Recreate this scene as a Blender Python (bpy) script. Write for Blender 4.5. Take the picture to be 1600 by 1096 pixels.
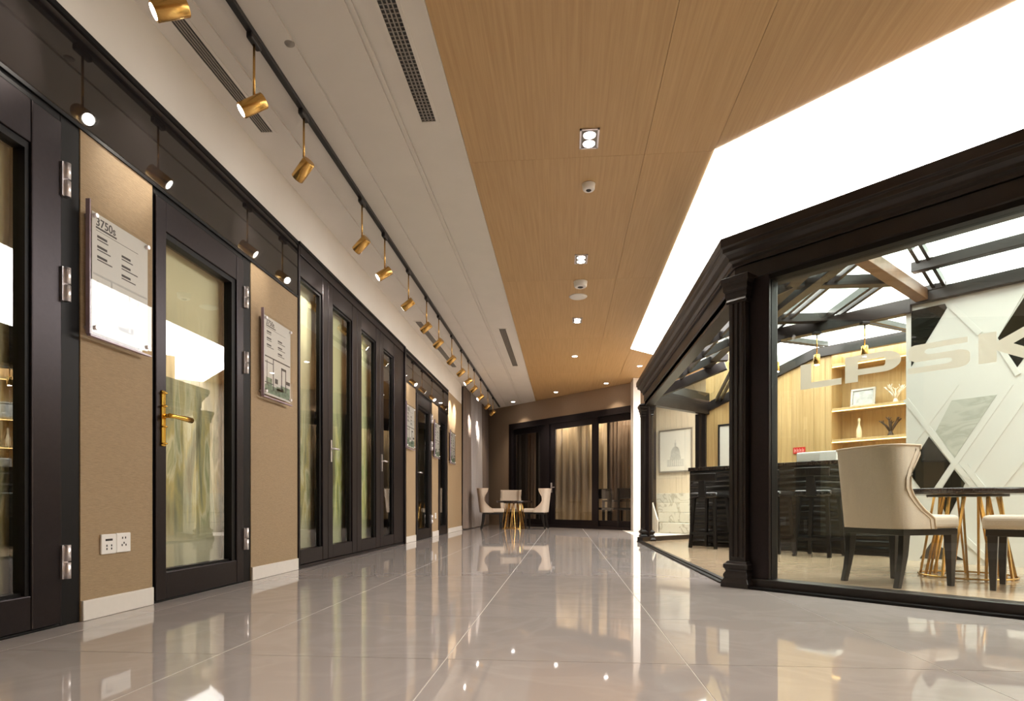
import bpy, bmesh, math, random
from mathutils import Vector, Matrix
random.seed(7)
for o in list(bpy.data.objects): bpy.data.objects.remove(o)
SC = bpy.context.scene
COL = SC.collection

# ------------------------------------------------------------------ camera
CAM_H = 0.52
cam_d = bpy.data.cameras.new('camera'); cam = bpy.data.objects.new('camera', cam_d); COL.objects.link(cam)
cam_d.sensor_fit = 'HORIZONTAL'; cam_d.sensor_width = 36.0
cam_d.lens = 36.0 * 960 / 1600
cam_d.shift_y = 242 / 1600
cam_d.clip_start = 0.05
cam.location = (0, 0, CAM_H)
cam.rotation_euler = (math.radians(90), 0, math.atan(82 / 960))
SC.camera = cam

# ------------------------------------------------------------------ world, view
w = bpy.data.worlds.new('world'); SC.world = w; w.use_nodes = True
w.node_tree.nodes['Background'].inputs[0].default_value = (0.9, 0.75, 0.6, 1)
w.node_tree.nodes['Background'].inputs[1].default_value = 0.03
SC.view_settings.view_transform = 'Standard'; SC.view_settings.look = 'None'
SC.view_settings.gamma = 1.0; SC.view_settings.use_curve_mapping = False
SC.view_settings.exposure = 0.48
SC.cycles.transparent_max_bounces = 24
SC.cycles.max_bounces = 10
SC.cycles.diffuse_bounces = 6
SC.cycles.glossy_bounces = 6
SC.cycles.sample_clamp_indirect = 4.0
SC.cycles.caustics_reflective = False
SC.cycles.caustics_refractive = False

PANEL_E = 7.5      # luminous ceiling
SPOT_W = 27.0      # each track spotlight
DOWN_W = 90.0      # each recessed downlight
LED_E = 5.0        # shelf light strips

# ------------------------------------------------------------------ materials
def new_mat(name):
    m = bpy.data.materials.new(name); m.use_nodes = True
    nt = m.node_tree
    return m, nt, nt.nodes['Principled BSDF']
def rgb(c): return (c[0], c[1], c[2], 1)
def plain(name, col, rough=0.5, metal=0.0, ior=1.5, noise=0.0, nscale=30, bump=0.0, stretch=None, coat=0.0, spec=0.5):
    m, nt, b = new_mat(name)
    b.inputs['Base Color'].default_value = rgb(col); b.inputs['Roughness'].default_value = rough
    b.inputs['Metallic'].default_value = metal; b.inputs['IOR'].default_value = ior
    b.inputs['Coat Weight'].default_value = coat; b.inputs['Specular IOR Level'].default_value = spec
    if noise or bump:
        tc = nt.nodes.new('ShaderNodeTexCoord'); mp = nt.nodes.new('ShaderNodeMapping')
        mp.inputs['Scale'].default_value = stretch or (1, 1, 1)
        nz = nt.nodes.new('ShaderNodeTexNoise'); nz.inputs['Scale'].default_value = nscale; nz.inputs['Detail'].default_value = 6
        nt.links.new(tc.outputs['Object'], mp.inputs[0]); nt.links.new(mp.outputs[0], nz.inputs['Vector'])
        if noise:
            r = nt.nodes.new('ShaderNodeValToRGB')
            r.color_ramp.elements[0].position = 0.3; r.color_ramp.elements[1].position = 0.7
            r.color_ramp.elements[0].color = rgb([c * (1 - noise) for c in col]); r.color_ramp.elements[1].color = rgb([min(1, c * (1 + noise)) for c in col])
            nt.links.new(nz.outputs['Fac'], r.inputs[0]); nt.links.new(r.outputs[0], b.inputs['Base Color'])
        if bump:
            bp = nt.nodes.new('ShaderNodeBump'); bp.inputs['Strength'].default_value = bump; bp.inputs['Distance'].default_value = 0.01
            nt.links.new(nz.outputs['Fac'], bp.inputs['Height']); nt.links.new(bp.outputs[0], b.inputs['Normal'])
    return m
def emit(name, col, s):
    m = bpy.data.materials.new(name); m.use_nodes = True; nt = m.node_tree; nt.nodes.clear()
    e = nt.nodes.new('ShaderNodeEmission'); o = nt.nodes.new('ShaderNodeOutputMaterial')
    e.inputs[0].default_value = rgb(col); e.inputs[1].default_value = s; nt.links.new(e.outputs[0], o.inputs[0]); return m
def glass(name, tint=(0.93, 0.97, 0.94), refl=None, ior=1.5, rough=0.0):
    """thin sheet: transparent + mirror reflection, by Fresnel or a coated (constant + fresnel) amount"""
    m = bpy.data.materials.new(name); m.use_nodes = True; nt = m.node_tree; nt.nodes.clear()
    t = nt.nodes.new('ShaderNodeBsdfTransparent'); g = nt.nodes.new('ShaderNodeBsdfGlossy'); mx = nt.nodes.new('ShaderNodeMixShader')
    o = nt.nodes.new('ShaderNodeOutputMaterial'); lw = nt.nodes.new('ShaderNodeLayerWeight'); ge = nt.nodes.new('ShaderNodeNewGeometry')
    t.inputs[0].default_value = rgb(tint); g.inputs['Roughness'].default_value = rough
    # Schlick: F0 + (1-F0) * facing^5, on the entry face of the sheet only
    f0 = ((ior - 1) / (ior + 1)) ** 2 * 1.8 + (refl or 0)
    lw.inputs[0].default_value = .5
    def mt(op, a, b=None):
        n = nt.nodes.new('ShaderNodeMath'); n.operation = op
        for i, v in enumerate((a, b)):
            if v is None: continue
            if isinstance(v, (int, float)): n.inputs[i].default_value = v
            else: nt.links.new(v, n.inputs[i])
        return n.outputs[0]
    f = mt('ADD', mt('MULTIPLY', mt('POWER', lw.outputs['Facing'], 5.0), 1 - f0), f0)
    f = mt('MULTIPLY', f, mt('SUBTRACT', 1.0, ge.outputs['Backfacing']))
    nt.links.new(f, mx.inputs[0])
    nt.links.new(t.outputs[0], mx.inputs[1]); nt.links.new(g.outputs[0], mx.inputs[2]); nt.links.new(mx.outputs[0], o.inputs[0])
    return m
def wood(name, c1, c2, scale=(40, 2.0, 40), rough=0.45, bump=0.05, per_object=0.0, sub=None):
    m, nt, b = new_mat(name); N = nt.nodes.new; L = nt.links.new
    tc = N('ShaderNodeTexCoord'); mp = N('ShaderNodeMapping'); mp.inputs['Scale'].default_value = scale
    oi = N('ShaderNodeObjectInfo'); add = N('ShaderNodeVectorMath'); add.operation = 'ADD'
    sc = N('ShaderNodeVectorMath'); sc.operation = 'SCALE'; sc.inputs['Scale'].default_value = 37.0
    cmb = N('ShaderNodeCombineXYZ'); L(oi.outputs['Random'], cmb.inputs[0]); L(oi.outputs['Random'], cmb.inputs[1]); L(cmb.outputs[0], sc.inputs[0])
    L(tc.outputs['Object'], mp.inputs[0]); L(mp.outputs[0], add.inputs[0]); L(sc.outputs[0], add.inputs[1])
    nz = N('ShaderNodeTexNoise'); nz.inputs['Scale'].default_value = 1.0; nz.inputs['Detail'].default_value = 8; nz.inputs['Roughness'].default_value = 0.65
    L(add.outputs[0], nz.inputs['Vector'])
    r = N('ShaderNodeValToRGB'); r.color_ramp.elements[0].position = 0.3; r.color_ramp.elements[1].position = 0.72
    r.color_ramp.elements[0].color = rgb(c1); r.color_ramp.elements[1].color = rgb(c2); L(nz.outputs['Fac'], r.inputs[0])
    out = r.outputs[0]
    if per_object:
        hv = N('ShaderNodeHueSaturation'); mr = N('ShaderNodeMapRange'); mr.inputs[3].default_value = 1 - per_object; mr.inputs[4].default_value = 1 + per_object
        L(oi.outputs['Random'], mr.inputs[0]); L(mr.outputs[0], hv.inputs['Value']); L(out, hv.inputs['Color']); out = hv.outputs[0]
    L(out, b.inputs['Base Color']); b.inputs['Roughness'].default_value = rough
    bp = N('ShaderNodeBump'); bp.inputs['Strength'].default_value = bump; bp.inputs['Distance'].default_value = 0.004
    L(nz.outputs['Fac'], bp.inputs['Height']); L(bp.outputs[0], b.inputs['Normal'])
    return m
def marble(name, base, vein, scale=1.2, rough=0.08, ior=1.55, width=0.03, amount=0.6, stretch=(1, 1, 1), per=0.0):
    m, nt, b = new_mat(name); N = nt.nodes.new; L = nt.links.new
    tc = N('ShaderNodeTexCoord'); mp = N('ShaderNodeMapping'); mp.inputs['Scale'].default_value = stretch
    oi = N('ShaderNodeObjectInfo'); cmb = N('ShaderNodeCombineXYZ'); L(oi.outputs['Random'], cmb.inputs[0]); L(oi.outputs['Random'], cmb.inputs[2])
    sc = N('ShaderNodeVectorMath'); sc.operation = 'SCALE'; sc.inputs['Scale'].default_value = 11 if per else 0.0; L(cmb.outputs[0], sc.inputs[0])
    add = N('ShaderNodeVectorMath'); add.operation = 'ADD'; L(tc.outputs['Object'], mp.inputs[0]); L(mp.outputs[0], add.inputs[0]); L(sc.outputs[0], add.inputs[1])
    nz = N('ShaderNodeTexNoise'); nz.inputs['Scale'].default_value = scale; nz.inputs['Detail'].default_value = 9; nz.inputs['Distortion'].default_value = 1.2
    L(add.outputs[0], nz.inputs['Vector'])
    s = N('ShaderNodeMath'); s.operation = 'SUBTRACT'; s.inputs[1].default_value = 0.5; L(nz.outputs['Fac'], s.inputs[0])
    a = N('ShaderNodeMath'); a.operation = 'ABSOLUTE'; L(s.outputs[0], a.inputs[0])
    r = N('ShaderNodeValToRGB'); r.color_ramp.elements[0].position = 0.0; r.color_ramp.elements[1].position = width
    r.color_ramp.elements[0].color = (amount,) * 3 + (1,); r.color_ramp.elements[1].color = (0, 0, 0, 1); L(a.outputs[0], r.inputs[0])
    mx = N('ShaderNodeMix'); mx.data_type = 'RGBA'; mx.inputs[6].default_value = rgb(base); mx.inputs[7].default_value = rgb(vein); L(r.outputs[0], mx.inputs[0])
    L(mx.outputs[2], b.inputs['Base Color']); b.inputs['Roughness'].default_value = rough; b.inputs['IOR'].default_value = ior
    return m

M = {}
M['tile'] = marble('polished_tile', (0.46, 0.412, 0.397), (0.53, 0.48, 0.465), 2.2, 0.035, 1.95, 0.08, 0.5, per=1)
M['grout'] = plain('pale_grout', (0.62, 0.58, 0.54), 0.5, noise=0.05)
M['wallpaper'] = plain('woven_wallpaper', (0.345, 0.245, 0.142), 0.75, noise=0.16, nscale=9, bump=0.35, stretch=(4, 4, 60))
M['skirting'] = plain('white_skirting', (0.72, 0.68, 0.63), 0.35, noise=0.02)
M['ceil'] = plain('ceiling_paint', (0.72, 0.685, 0.645), 0.8, noise=0.02, nscale=4)
M['wood_ceiling'] = wood('wood_veneer_ceiling', (0.46, 0.285, 0.125), (0.585, 0.385, 0.185), (55, 1.2, 55), 0.5, 0.04, 0.03)
M['fascia'] = plain('black_gloss_glass', (0.012, 0.010, 0.010), 0.03, ior=1.85, noise=0.05, nscale=3)
M['frame'] = plain('bronze_aluminium', (0.030, 0.024, 0.026), 0.36, 0.8, noise=0.08, nscale=60)
M['seal'] = plain('black_rubber', (0.006, 0.005, 0.005), 0.5, noise=0.1, spec=0.2)
M['dark_wood'] = plain('espresso_wood', (0.015, 0.0105, 0.0095), 0.34, noise=0.3, nscale=14, bump=0.05, stretch=(3, 3, 3))
M['beam'] = plain('espresso_beam', (0.018, 0.0135, 0.012), 0.36, noise=0.25, nscale=10)
M['brown_beam'] = wood('brown_beam', (0.16, 0.08, 0.04), (0.26, 0.14, 0.07), (12, 12, 12), 0.45)
M['gold'] = plain('brushed_brass', (0.72, 0.44, 0.14), 0.26, 1.0, noise=0.1, nscale=40, stretch=(1, 1, 8))
M['gold_handle'] = plain('polished_gold', (0.85, 0.52, 0.10), 0.16, 1.0, noise=0.05, nscale=40)
M['steel'] = plain('brushed_steel', (0.78, 0.74, 0.75), 0.38, 1.0, noise=0.05, nscale=50)
M['black'] = plain('black_plastic', (0.012, 0.011, 0.012), 0.4, noise=0.1)
M['white'] = plain('white_plastic', (0.82, 0.80, 0.77), 0.35, noise=0.02)
M['lens'] = emit('lamp_lens', (1.0, 0.95, 0.86), 30.0)
M['downlens'] = emit('downlight_lens', (1.0, 0.95, 0.88), 18.0)
M['panel'] = emit('luminous_ceiling', (1.0, 0.965, 0.92), PANEL_E)
M['led'] = emit('led_strip', (1.0, 0.62, 0.22), LED_E)
M['glass'] = glass('clear_glass', (0.95, 0.98, 0.955))
M['roof_glass'] = glass('roof_glass', (0.735, 0.785, 0.755))
M['door_glass'] = glass('coated_glass', (0.965, 0.98, 0.92), 0.18)
M['far_glass'] = glass('far_glass', (0.93, 0.92, 0.90), 0.06)
M['acrylic'] = glass('acrylic', (0.97, 0.975, 0.98), 0.02)
M['acrylic_edge'] = plain('acrylic_edge', (0.42, 0.33, 0.40), 0.2, noise=0.05)
M['fabric'] = plain('cream_fabric', (0.60, 0.51, 0.42), 0.9, noise=0.06, nscale=160, bump=0.15)
M['piping'] = plain('cream_piping', (0.60, 0.48, 0.37), 0.85, noise=0.05, nscale=160)
M['leg'] = plain('black_lacquer', (0.007, 0.0055, 0.005), 0.3, noise=0.1, nscale=20)
M['table_top'] = plain('dark_table_top', (0.02, 0.011, 0.009), 0.2, noise=0.3, nscale=12, stretch=(1, 8, 1))
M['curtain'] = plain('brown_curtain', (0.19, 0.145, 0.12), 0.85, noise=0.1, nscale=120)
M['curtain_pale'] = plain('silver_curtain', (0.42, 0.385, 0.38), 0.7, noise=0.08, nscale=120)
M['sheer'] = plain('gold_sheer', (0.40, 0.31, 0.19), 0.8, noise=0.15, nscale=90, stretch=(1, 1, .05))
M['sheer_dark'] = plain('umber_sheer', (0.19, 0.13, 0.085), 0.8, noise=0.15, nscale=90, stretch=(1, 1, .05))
M['wall_far'] = plain('taupe_wallcovering', (0.30, 0.215, 0.145), 0.8, noise=0.1, nscale=30, stretch=(1, 1, 8))
M['wall_dark'] = plain('dark_wall', (0.06, 0.05, 0.042), 0.8, noise=0.1)
M['wood_wall'] = wood('oak_plank', (0.43, 0.27, 0.105), (0.60, 0.41, 0.19), (30, 30, 1.3), 0.5, 0.05, 0.10)
M['cream_board'] = plain('cream_beadboard', (0.66, 0.57, 0.44), 0.55, noise=0.05, nscale=8, stretch=(6, 6, .3))
M['olive'] = plain('olive_wall', (0.30, 0.26, 0.16), 0.8, noise=0.05)
M['floor_in'] = marble('travertine_floor', (0.52, 0.39, 0.27), (0.36, 0.255, 0.165), 2.0, 0.16, 1.5, 0.10, 0.45, (0.6, 3, 1))
M['white_wall'] = plain('white_lacquer', (0.70, 0.70, 0.66), 0.25, noise=0.015, nscale=3)
M['marble_in'] = marble('veined_marble', (0.54, 0.55, 0.49), (0.36, 0.37, 0.32), 3.0, 0.15, 1.5, 0.10, 0.6, (1, 1, 2.5))
M['black_mirror'] = plain('black_mirror', (0.012, 0.013, 0.010), 0.02, ior=1.9, noise=0.05)
M['step'] = marble('white_marble', (0.62, 0.60, 0.53), (0.30, 0.28, 0.23), 2.4, 0.2, 1.5, 0.035, 0.7)
M['counter'] = plain('black_wave_panel', (0.007, 0.006, 0.005), 0.3, noise=0.3, nscale=5, bump=1.0, stretch=(1, 1, 7))
M['print'] = plain('printed_paper', (0.70, 0.67, 0.60), 0.4, noise=0.01)
M['ink'] = plain('dark_ink', (0.05, 0.05, 0.05), 0.6, noise=0.05)
M['ink_pale'] = plain('grey_ink', (0.30, 0.31, 0.29), 0.6, noise=0.05)
M['letter'] = plain('frosted_film', (0.80, 0.785, 0.72), 0.45, noise=0.02)
_n = M['letter'].node_tree; _t = _n.nodes.new('ShaderNodeBsdfTranslucent'); _t.inputs[0].default_value = (.90, .88, .80, 1); _m = _n.nodes.new('ShaderNodeMixShader'); _m.inputs[0].default_value = .5
_n.links.new(_n.nodes['Principled BSDF'].outputs[0], _m.inputs[1]); _n.links.new(_t.outputs[0], _m.inputs[2]); _q = _n.nodes.new('ShaderNodeBsdfTransparent'); _w = _n.nodes.new('ShaderNodeMixShader'); _w.inputs[0].default_value = .22
_n.links.new(_m.outputs[0], _w.inputs[1]); _n.links.new(_q.outputs[0], _w.inputs[2]); _n.links.new(_w.outputs[0], _n.nodes['Material Output'].inputs[0])
M['red'] = plain('red_sign', (0.55, 0.025, 0.02), 0.35, noise=0.05)
M['red_pale'] = plain('pale_red_mark', (0.9, 0.5, 0.45), 0.4, noise=0.02)
M['coral'] = plain('white_coral', (0.80, 0.72, 0.62), 0.6, noise=0.05)
M['branch'] = plain('dark_branch', (0.06, 0.035, 0.025), 0.6, noise=0.2)
M['ceramic'] = plain('cream_ceramic', (0.80, 0.66, 0.45), 0.3, noise=0.03)
M['mat_grey'] = plain('grey_photo', (0.42, 0.41, 0.40), 0.4, noise=0.3, nscale=14)
M['pewter'] = plain('pewter_frame', (0.34, 0.30, 0.26), 0.35, 0.5, noise=0.05)
M['vent_dark'] = plain('vent_slot', (0.03, 0.028, 0.026), 0.7, noise=0.05)
M['vent_slat'] = plain('vent_slat', (0.30, 0.275, 0.25), 0.5, noise=0.05)

def scenic(name, bright, c_top, c_mid, c_low):
    """print behind the display doors: pale sky above, smeared greenery and buildings, pale ground"""
    m, nt, b = new_mat(name); N = nt.nodes.new; L = nt.links.new
    tc = N('ShaderNodeTexCoord'); sp = N('ShaderNodeSeparateXYZ'); L(tc.outputs['Object'], sp.inputs[0])
    mp = N('ShaderNodeMapping'); mp.inputs['Scale'].default_value = (1, 5, 1.1); L(tc.outputs['Object'], mp.inputs[0])
    n1 = N('ShaderNodeTexNoise'); n1.inputs['Scale'].default_value = 1.7; n1.inputs['Detail'].default_value = 7; n1.inputs['Distortion'].default_value = .5; L(mp.outputs[0], n1.inputs['Vector'])
    cr = N('ShaderNodeValToRGB'); e = cr.color_ramp.elements
    e[0].position = .30; e[0].color = rgb(c_low); e[1].position = .74; e[1].color = rgb(c_top)
    for p, c in ((.42, c_mid), (.50, (c_mid[0] * 1.6, c_mid[1] * 1.4, c_mid[2])), (.56, c_top), (.62, (c_mid[0] * 1.15, c_mid[1] * 1.22, c_mid[2] * 1.1))):
        k = e.new(p); k.color = rgb(c)
    L(n1.outputs['Fac'], cr.inputs[0])
    hz = N('ShaderNodeMapRange'); hz.inputs[1].default_value = .95; hz.inputs[2].default_value = 1.75; L(sp.outputs[2], hz.inputs[0])
    mx = N('ShaderNodeMix'); mx.data_type = 'RGBA'; L(hz.outputs[0], mx.inputs[0]); L(cr.outputs[0], mx.inputs[6]); mx.inputs[7].default_value = rgb(c_top)
    lo = N('ShaderNodeMapRange'); lo.inputs[1].default_value = .30; lo.inputs[2].default_value = .48; L(sp.outputs[2], lo.inputs[0])
    m2 = N('ShaderNodeMix'); m2.data_type = 'RGBA'; L(lo.outputs[0], m2.inputs[0]); m2.inputs[6].default_value = rgb([c * .62 for c in c_top]); L(mx.outputs[2], m2.inputs[7])
    L(m2.outputs[2], b.inputs['Base Color']); b.inputs['Roughness'].default_value = .7
    return m
M['scene_a'] = scenic('scenic_print_cream', 1, (.95, .88, .73), (.44, .42, .31), (.13, .10, .065))
M['scene_b'] = scenic('scenic_print_green', 1, (.88, .89, .66), (.44, .50, .29), (.20, .165, .11))
M['scene_c'] = plain('dark_green_backing', (.055, .085, .055), .6, noise=.5, nscale=3, stretch=(1, 4, 1))

# ------------------------------------------------------------------ mesh helpers
class MB:
    def __init__(s): s.v = []; s.f = []; s.smooth = []
    def add(s, vs, fs, sm=False):
        n = len(s.v); s.v += [tuple(v) for v in vs]; s.f += [tuple(i + n for i in f) for f in fs]; s.smooth += [sm] * len(fs); return s
    def box(s, x0, x1, y0, y1, z0, z1):
        return s.add([(x0, y0, z0), (x1, y0, z0), (x1, y1, z0), (x0, y1, z0), (x0, y0, z1), (x1, y0, z1), (x1, y1, z1), (x0, y1, z1)],
                     [(3, 2, 1, 0), (4, 5, 6, 7), (0, 1, 5, 4), (1, 2, 6, 5), (2, 3, 7, 6), (3, 0, 4, 7)])
    def prism(s, pts, z0, z1):
        a = sum(pts[i][0] * pts[(i + 1) % len(pts)][1] - pts[(i + 1) % len(pts)][0] * pts[i][1] for i in range(len(pts)))
        if a < 0: pts = pts[::-1]
        n = len(pts); vs = [(x, y, z0) for x, y in pts] + [(x, y, z1) for x, y in pts]
        return s.add(vs, [tuple(range(n))[::-1], tuple(range(n, 2 * n))] + [(i, (i + 1) % n, n + (i + 1) % n, n + i) for i in range(n)])
    def bar(s, a, b, w, d, up=(0, 0, 1), drop=0.0):
        """box beam from a to b, w wide, d deep below the line (drop shifts it)"""
        a = Vector(a); b = Vector(b); t = (b - a).normalized(); u = Vector(up); sd = t.cross(u).normalized(); n = sd.cross(t).normalized()
        vs = []
        for p in (a, b):
            for q, r in ((-1, -1), (1, -1), (1, 0), (-1, 0)): vs.append(p + sd * (q * w / 2) + n * (r * d - drop))
        return s.add(vs, [(0, 1, 2, 3), (7, 6, 5, 4), (0, 4, 5, 1), (1, 5, 6, 2), (2, 6, 7, 3), (3, 7, 4, 0)])
    def tube(s, pts, r, n=10, cap=True, rs=None):
        pts = [Vector(p) for p in pts]; rings = []
        for i, p in enumerate(pts):
            t = (pts[min(i + 1, len(pts) - 1)] - pts[max(i - 1, 0)]).normalized()
            u = t.cross(Vector((0, 0, 1)) if abs(t.z) < .95 else Vector((1, 0, 0))).normalized(); v = t.cross(u)
            rr = rs[i] if rs else r
            rings.append([p + u * (rr * math.cos(2 * math.pi * k / n)) + v * (rr * math.sin(2 * math.pi * k / n)) for k in range(n)])
        vs = [q for R in rings for q in R]; fs = []
        for i in range(len(pts) - 1):
            for k in range(n): fs.append((i * n + k, i * n + (k + 1) % n, (i + 1) * n + (k + 1) % n, (i + 1) * n + k))
        s.add(vs, fs, True)
        if cap: m = len(s.v) - len(vs); s.f += [tuple(m + k for k in range(n))[::-1], tuple(m + (len(pts) - 1) * n + k for k in range(n))]; s.smooth += [False, False]
        return s
    def lathe(s, prof, c=(0, 0, 0), n=24, axis=None):
        """profile of (r, z) about the vertical through c"""
        vs = []; fs = []
        for r, z in prof:
            for k in range(n): vs.append((c[0] + r * math.cos(2 * math.pi * k / n), c[1] + r * math.sin(2 * math.pi * k / n), c[2] + z))
        for i in range(len(prof) - 1):
            for k in range(n): fs.append((i * n + k, i * n + (k + 1) % n, (i + 1) * n + (k + 1) % n, (i + 1) * n + k))
        s.add(vs, fs, True); m = len(s.v) - len(vs)
        s.f += [tuple(m + k for k in range(n))[::-1], tuple(m + (len(prof) - 1) * n + k for k in range(n))]; s.smooth += [False, False]
        return s
    def xf(s, mat): s.v = [tuple(mat @ Vector(v)) for v in s.v]; return s
    def build(s, name, mat, parent=None, bevel=0.0, seg=2):
        org = Vector(parent.get('_o', (0, 0, 0))) if parent else Vector((0, 0, 0))
        me = bpy.data.meshes.new(name)
        me.from_pydata([tuple(Vector(v) - org) for v in s.v], [], s.f); 
        me.polygons.foreach_set('use_smooth', s.smooth)
        bm = bmesh.new(); bm.from_mesh(me); bmesh.ops.recalc_face_normals(bm, faces=bm.faces); bm.to_mesh(me); bm.free(); me.update()
        me.materials.append(M[mat] if isinstance(mat, str) else mat)
        o = bpy.data.objects.new(name, me); COL.objects.link(o)
        if parent: o.parent = parent; o['_o'] = tuple(org)
        if bevel:
            md = o.modifiers.new('bevel', 'BEVEL'); md.width = bevel; md.segments = seg; md.limit_method = 'ANGLE'; md.angle_limit = math.radians(40)
        return o
def tag(o, label, cat=None, group=None, kind=None):
    o['label'] = label
    if cat: o['category'] = cat
    if group: o['group'] = group
    if kind: o['kind'] = kind
    return o
def thing(name, label, cat, loc=(0, 0, 0), group=None, kind=None):
    o = bpy.data.objects.new(name, None); COL.objects.link(o); o.location = loc; o.empty_display_size = .1; o['_o'] = tuple(loc)
    return tag(o, label, cat, group, kind)
def copy_tree(o, parent=None):
    c = o.copy(); COL.objects.link(c)
    if parent: c.parent = parent
    for ch in list(o.children): copy_tree(ch, c)
    return c
def sub(o, loc):
    """mark origin used for children built in world coordinates"""
    o['_o'] = tuple(loc); return o
def light(name, kind, loc, energy, col, parent=None, aim=None, size=.03, spot=60, blend=.6):
    l = bpy.data.lights.new(name, kind); l.energy = energy; l.color = col
    if kind == 'SPOT': l.spot_size = math.radians(spot); l.spot_blend = blend; l.shadow_soft_size = size
    elif kind == 'POINT': l.shadow_soft_size = size
    o = bpy.data.objects.new(name, l); COL.objects.link(o)
    org = Vector(parent.get('_o', (0, 0, 0))) if parent else Vector((0, 0, 0))
    o.location = Vector(loc) - org
    if aim: o.rotation_euler = (Vector(aim) - Vector(loc)).to_track_quat('-Z', 'Y').to_euler()
    if parent: o.parent = parent
    return o

WX = -2.15       # left wall plane
CZ = 3.05        # ceiling
R2 = math.sqrt(.5)
def sp(u, S):    # point on the 45-degree line X+Y=S at X=u
    return (u, S - u)
def onS(x, S, z): return (x, S - x, z)

# ================================================================== SETTING
# floor: slab with pale joints, each tile its own piece
fl = MB().box(-2.6, 7.5, -3.0, 17.5, -.12, -.0012).build('floor', 'grout')
tag(fl, 'polished grey-beige tiled floor running the length of the corridor', 'floor', kind='structure')
g = .0022
tile_meshes = {}
xs = [WX] + [-2.0 + .8 * k for k in range(0, 9)]
ys = [-2.75 + .8 * k for k in range(0, 26)]
for i in range(len(xs) - 1):
    for j in range(len(ys) - 1):
        x0, x1, y0, y1 = xs[i], xs[i + 1], ys[j], ys[j + 1]
        if y0 < -.4: continue
        # keep only those that are not wholly inside the pavilion
        if x0 > 1.3 and x0 + y0 > 5.6 and y1 - x1 < 7.4: continue
        if x0 > 1.2 and y1 > 10.5: continue
        if x0 + y0 > 14.6: continue
        key = round(x1 - x0, 3)
        if key not in tile_meshes:
            o = MB().box(g, x1 - x0 - g, g, .8 - g, -.012, 0).build('tile', 'tile', fl)
            tile_meshes[key] = o.data; o.location = (x0, y0, 0)
        else:
            o = bpy.data.objects.new('tile', tile_meshes[key]); COL.objects.link(o); o.parent = fl; o.location = (x0, y0, 0)

# left wall openings (Y ranges) : door 1, door 2, folding door, door 4, door 5
DOORS = [(1.15, 2.565), (3.045, 4.06), (4.80, 8.12), (8.75, 9.86), (10.35, 11.22)]
WALL_END = 12.75
HEAD = 2.20; FASC = 2.64
wl = MB()
wl.box(WX - .30, WX, -3.0, WALL_END, FASC, CZ + .1)
wl.box(WX - .28, WX - .012, -3.0, DOORS[2][0], HEAD, FASC); wl.box(WX - .28, WX - .012, DOORS[2][1], WALL_END, HEAD, FASC)
wl.box(WX - .42, WX - .40, -3.0, WALL_END, 0, FASC)
o = wl.build('wall_left', 'ceil'); tag(o, 'white upper wall band above the doors on the left', 'wall', kind='structure')
seg = [(-3.0, DOORS[0][0]), (DOORS[0][1], DOORS[1][0]), (DOORS[1][1], DOORS[2][0]), (DOORS[2][1], DOORS[3][0]), (DOORS[3][1], DOORS[4][0]), (DOORS[4][1], WALL_END)]
names = ['left of the nearest door', 'between the nearest door and the gold-handled door', 'between the gold-handled door and the folding doors',
         'just past the folding doors', 'between the two far dark doors', 'beside the brown curtain, past the last door']
for k, (a, b) in enumerate(seg):
    top = HEAD if k < 5 else 2.64
    o = MB().box(WX - .40, WX, a, b, 0, top).build('wall_left', 'wallpaper'); tag(o, 'tan woven wallpaper strip of wall ' + names[k], 'wall', kind='structure')
    o = MB().box(WX, WX + .012, a + .003, b - .003, 0.001, .092).build('baseboard_left', 'skirting', bevel=.003)
    tag(o, 'white skirting board under the wallpaper ' + names[k], 'baseboard', kind='structure')
# black gloss fascia
for k, (a, b) in enumerate([(-3.0, DOORS[2][0] - .004), (DOORS[2][1] + .004, DOORS[4][1] + .03)]):
    o = MB().box(WX - .012, WX + .004, a, b, HEAD, FASC).build('trim_1' if k == 0 else 'trim_2', 'fascia')
    tag(o, ['long black gloss fascia above the near doors', 'short black gloss fascia above the far dark doors'][k], 'trim', kind='structure')
    MB().box(WX, WX + .012, a, b, FASC - .012, FASC + .014).build('edge_strip', 'seal', o)
    if k == 0:
        MB().box(WX, WX + .008, a, b, HEAD - .004, HEAD + .012).build('edge_strip', 'seal', o)

# ceiling : white strip with shadow grooves, slots for vents
GRO = [(-1.86, -1.83), (-1.475, -1.455), (-1.10, -1.085), (-1.065, -1.05)]
WOODX = -.71
cb = MB(); edges = [WX - .3]
for a, b in GRO: edges += [a, b]
edges += [WOODX]
for i in range(0, len(edges), 2):
    cb.prism([(edges[i], -3.0), (edges[i + 1], -3.0), (edges[i + 1], 17.3), (edges[i], 17.3)], CZ, CZ + .05)
for a, b in GRO: cb.box(a - .001, b + .001, -3.0, 17.3, CZ + .012, CZ + .05)
ce = cb.build('ceiling', 'ceil'); tag(ce, 'white painted ceiling strip with shadow grooves above the left side', 'ceiling', kind='structure')
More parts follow.
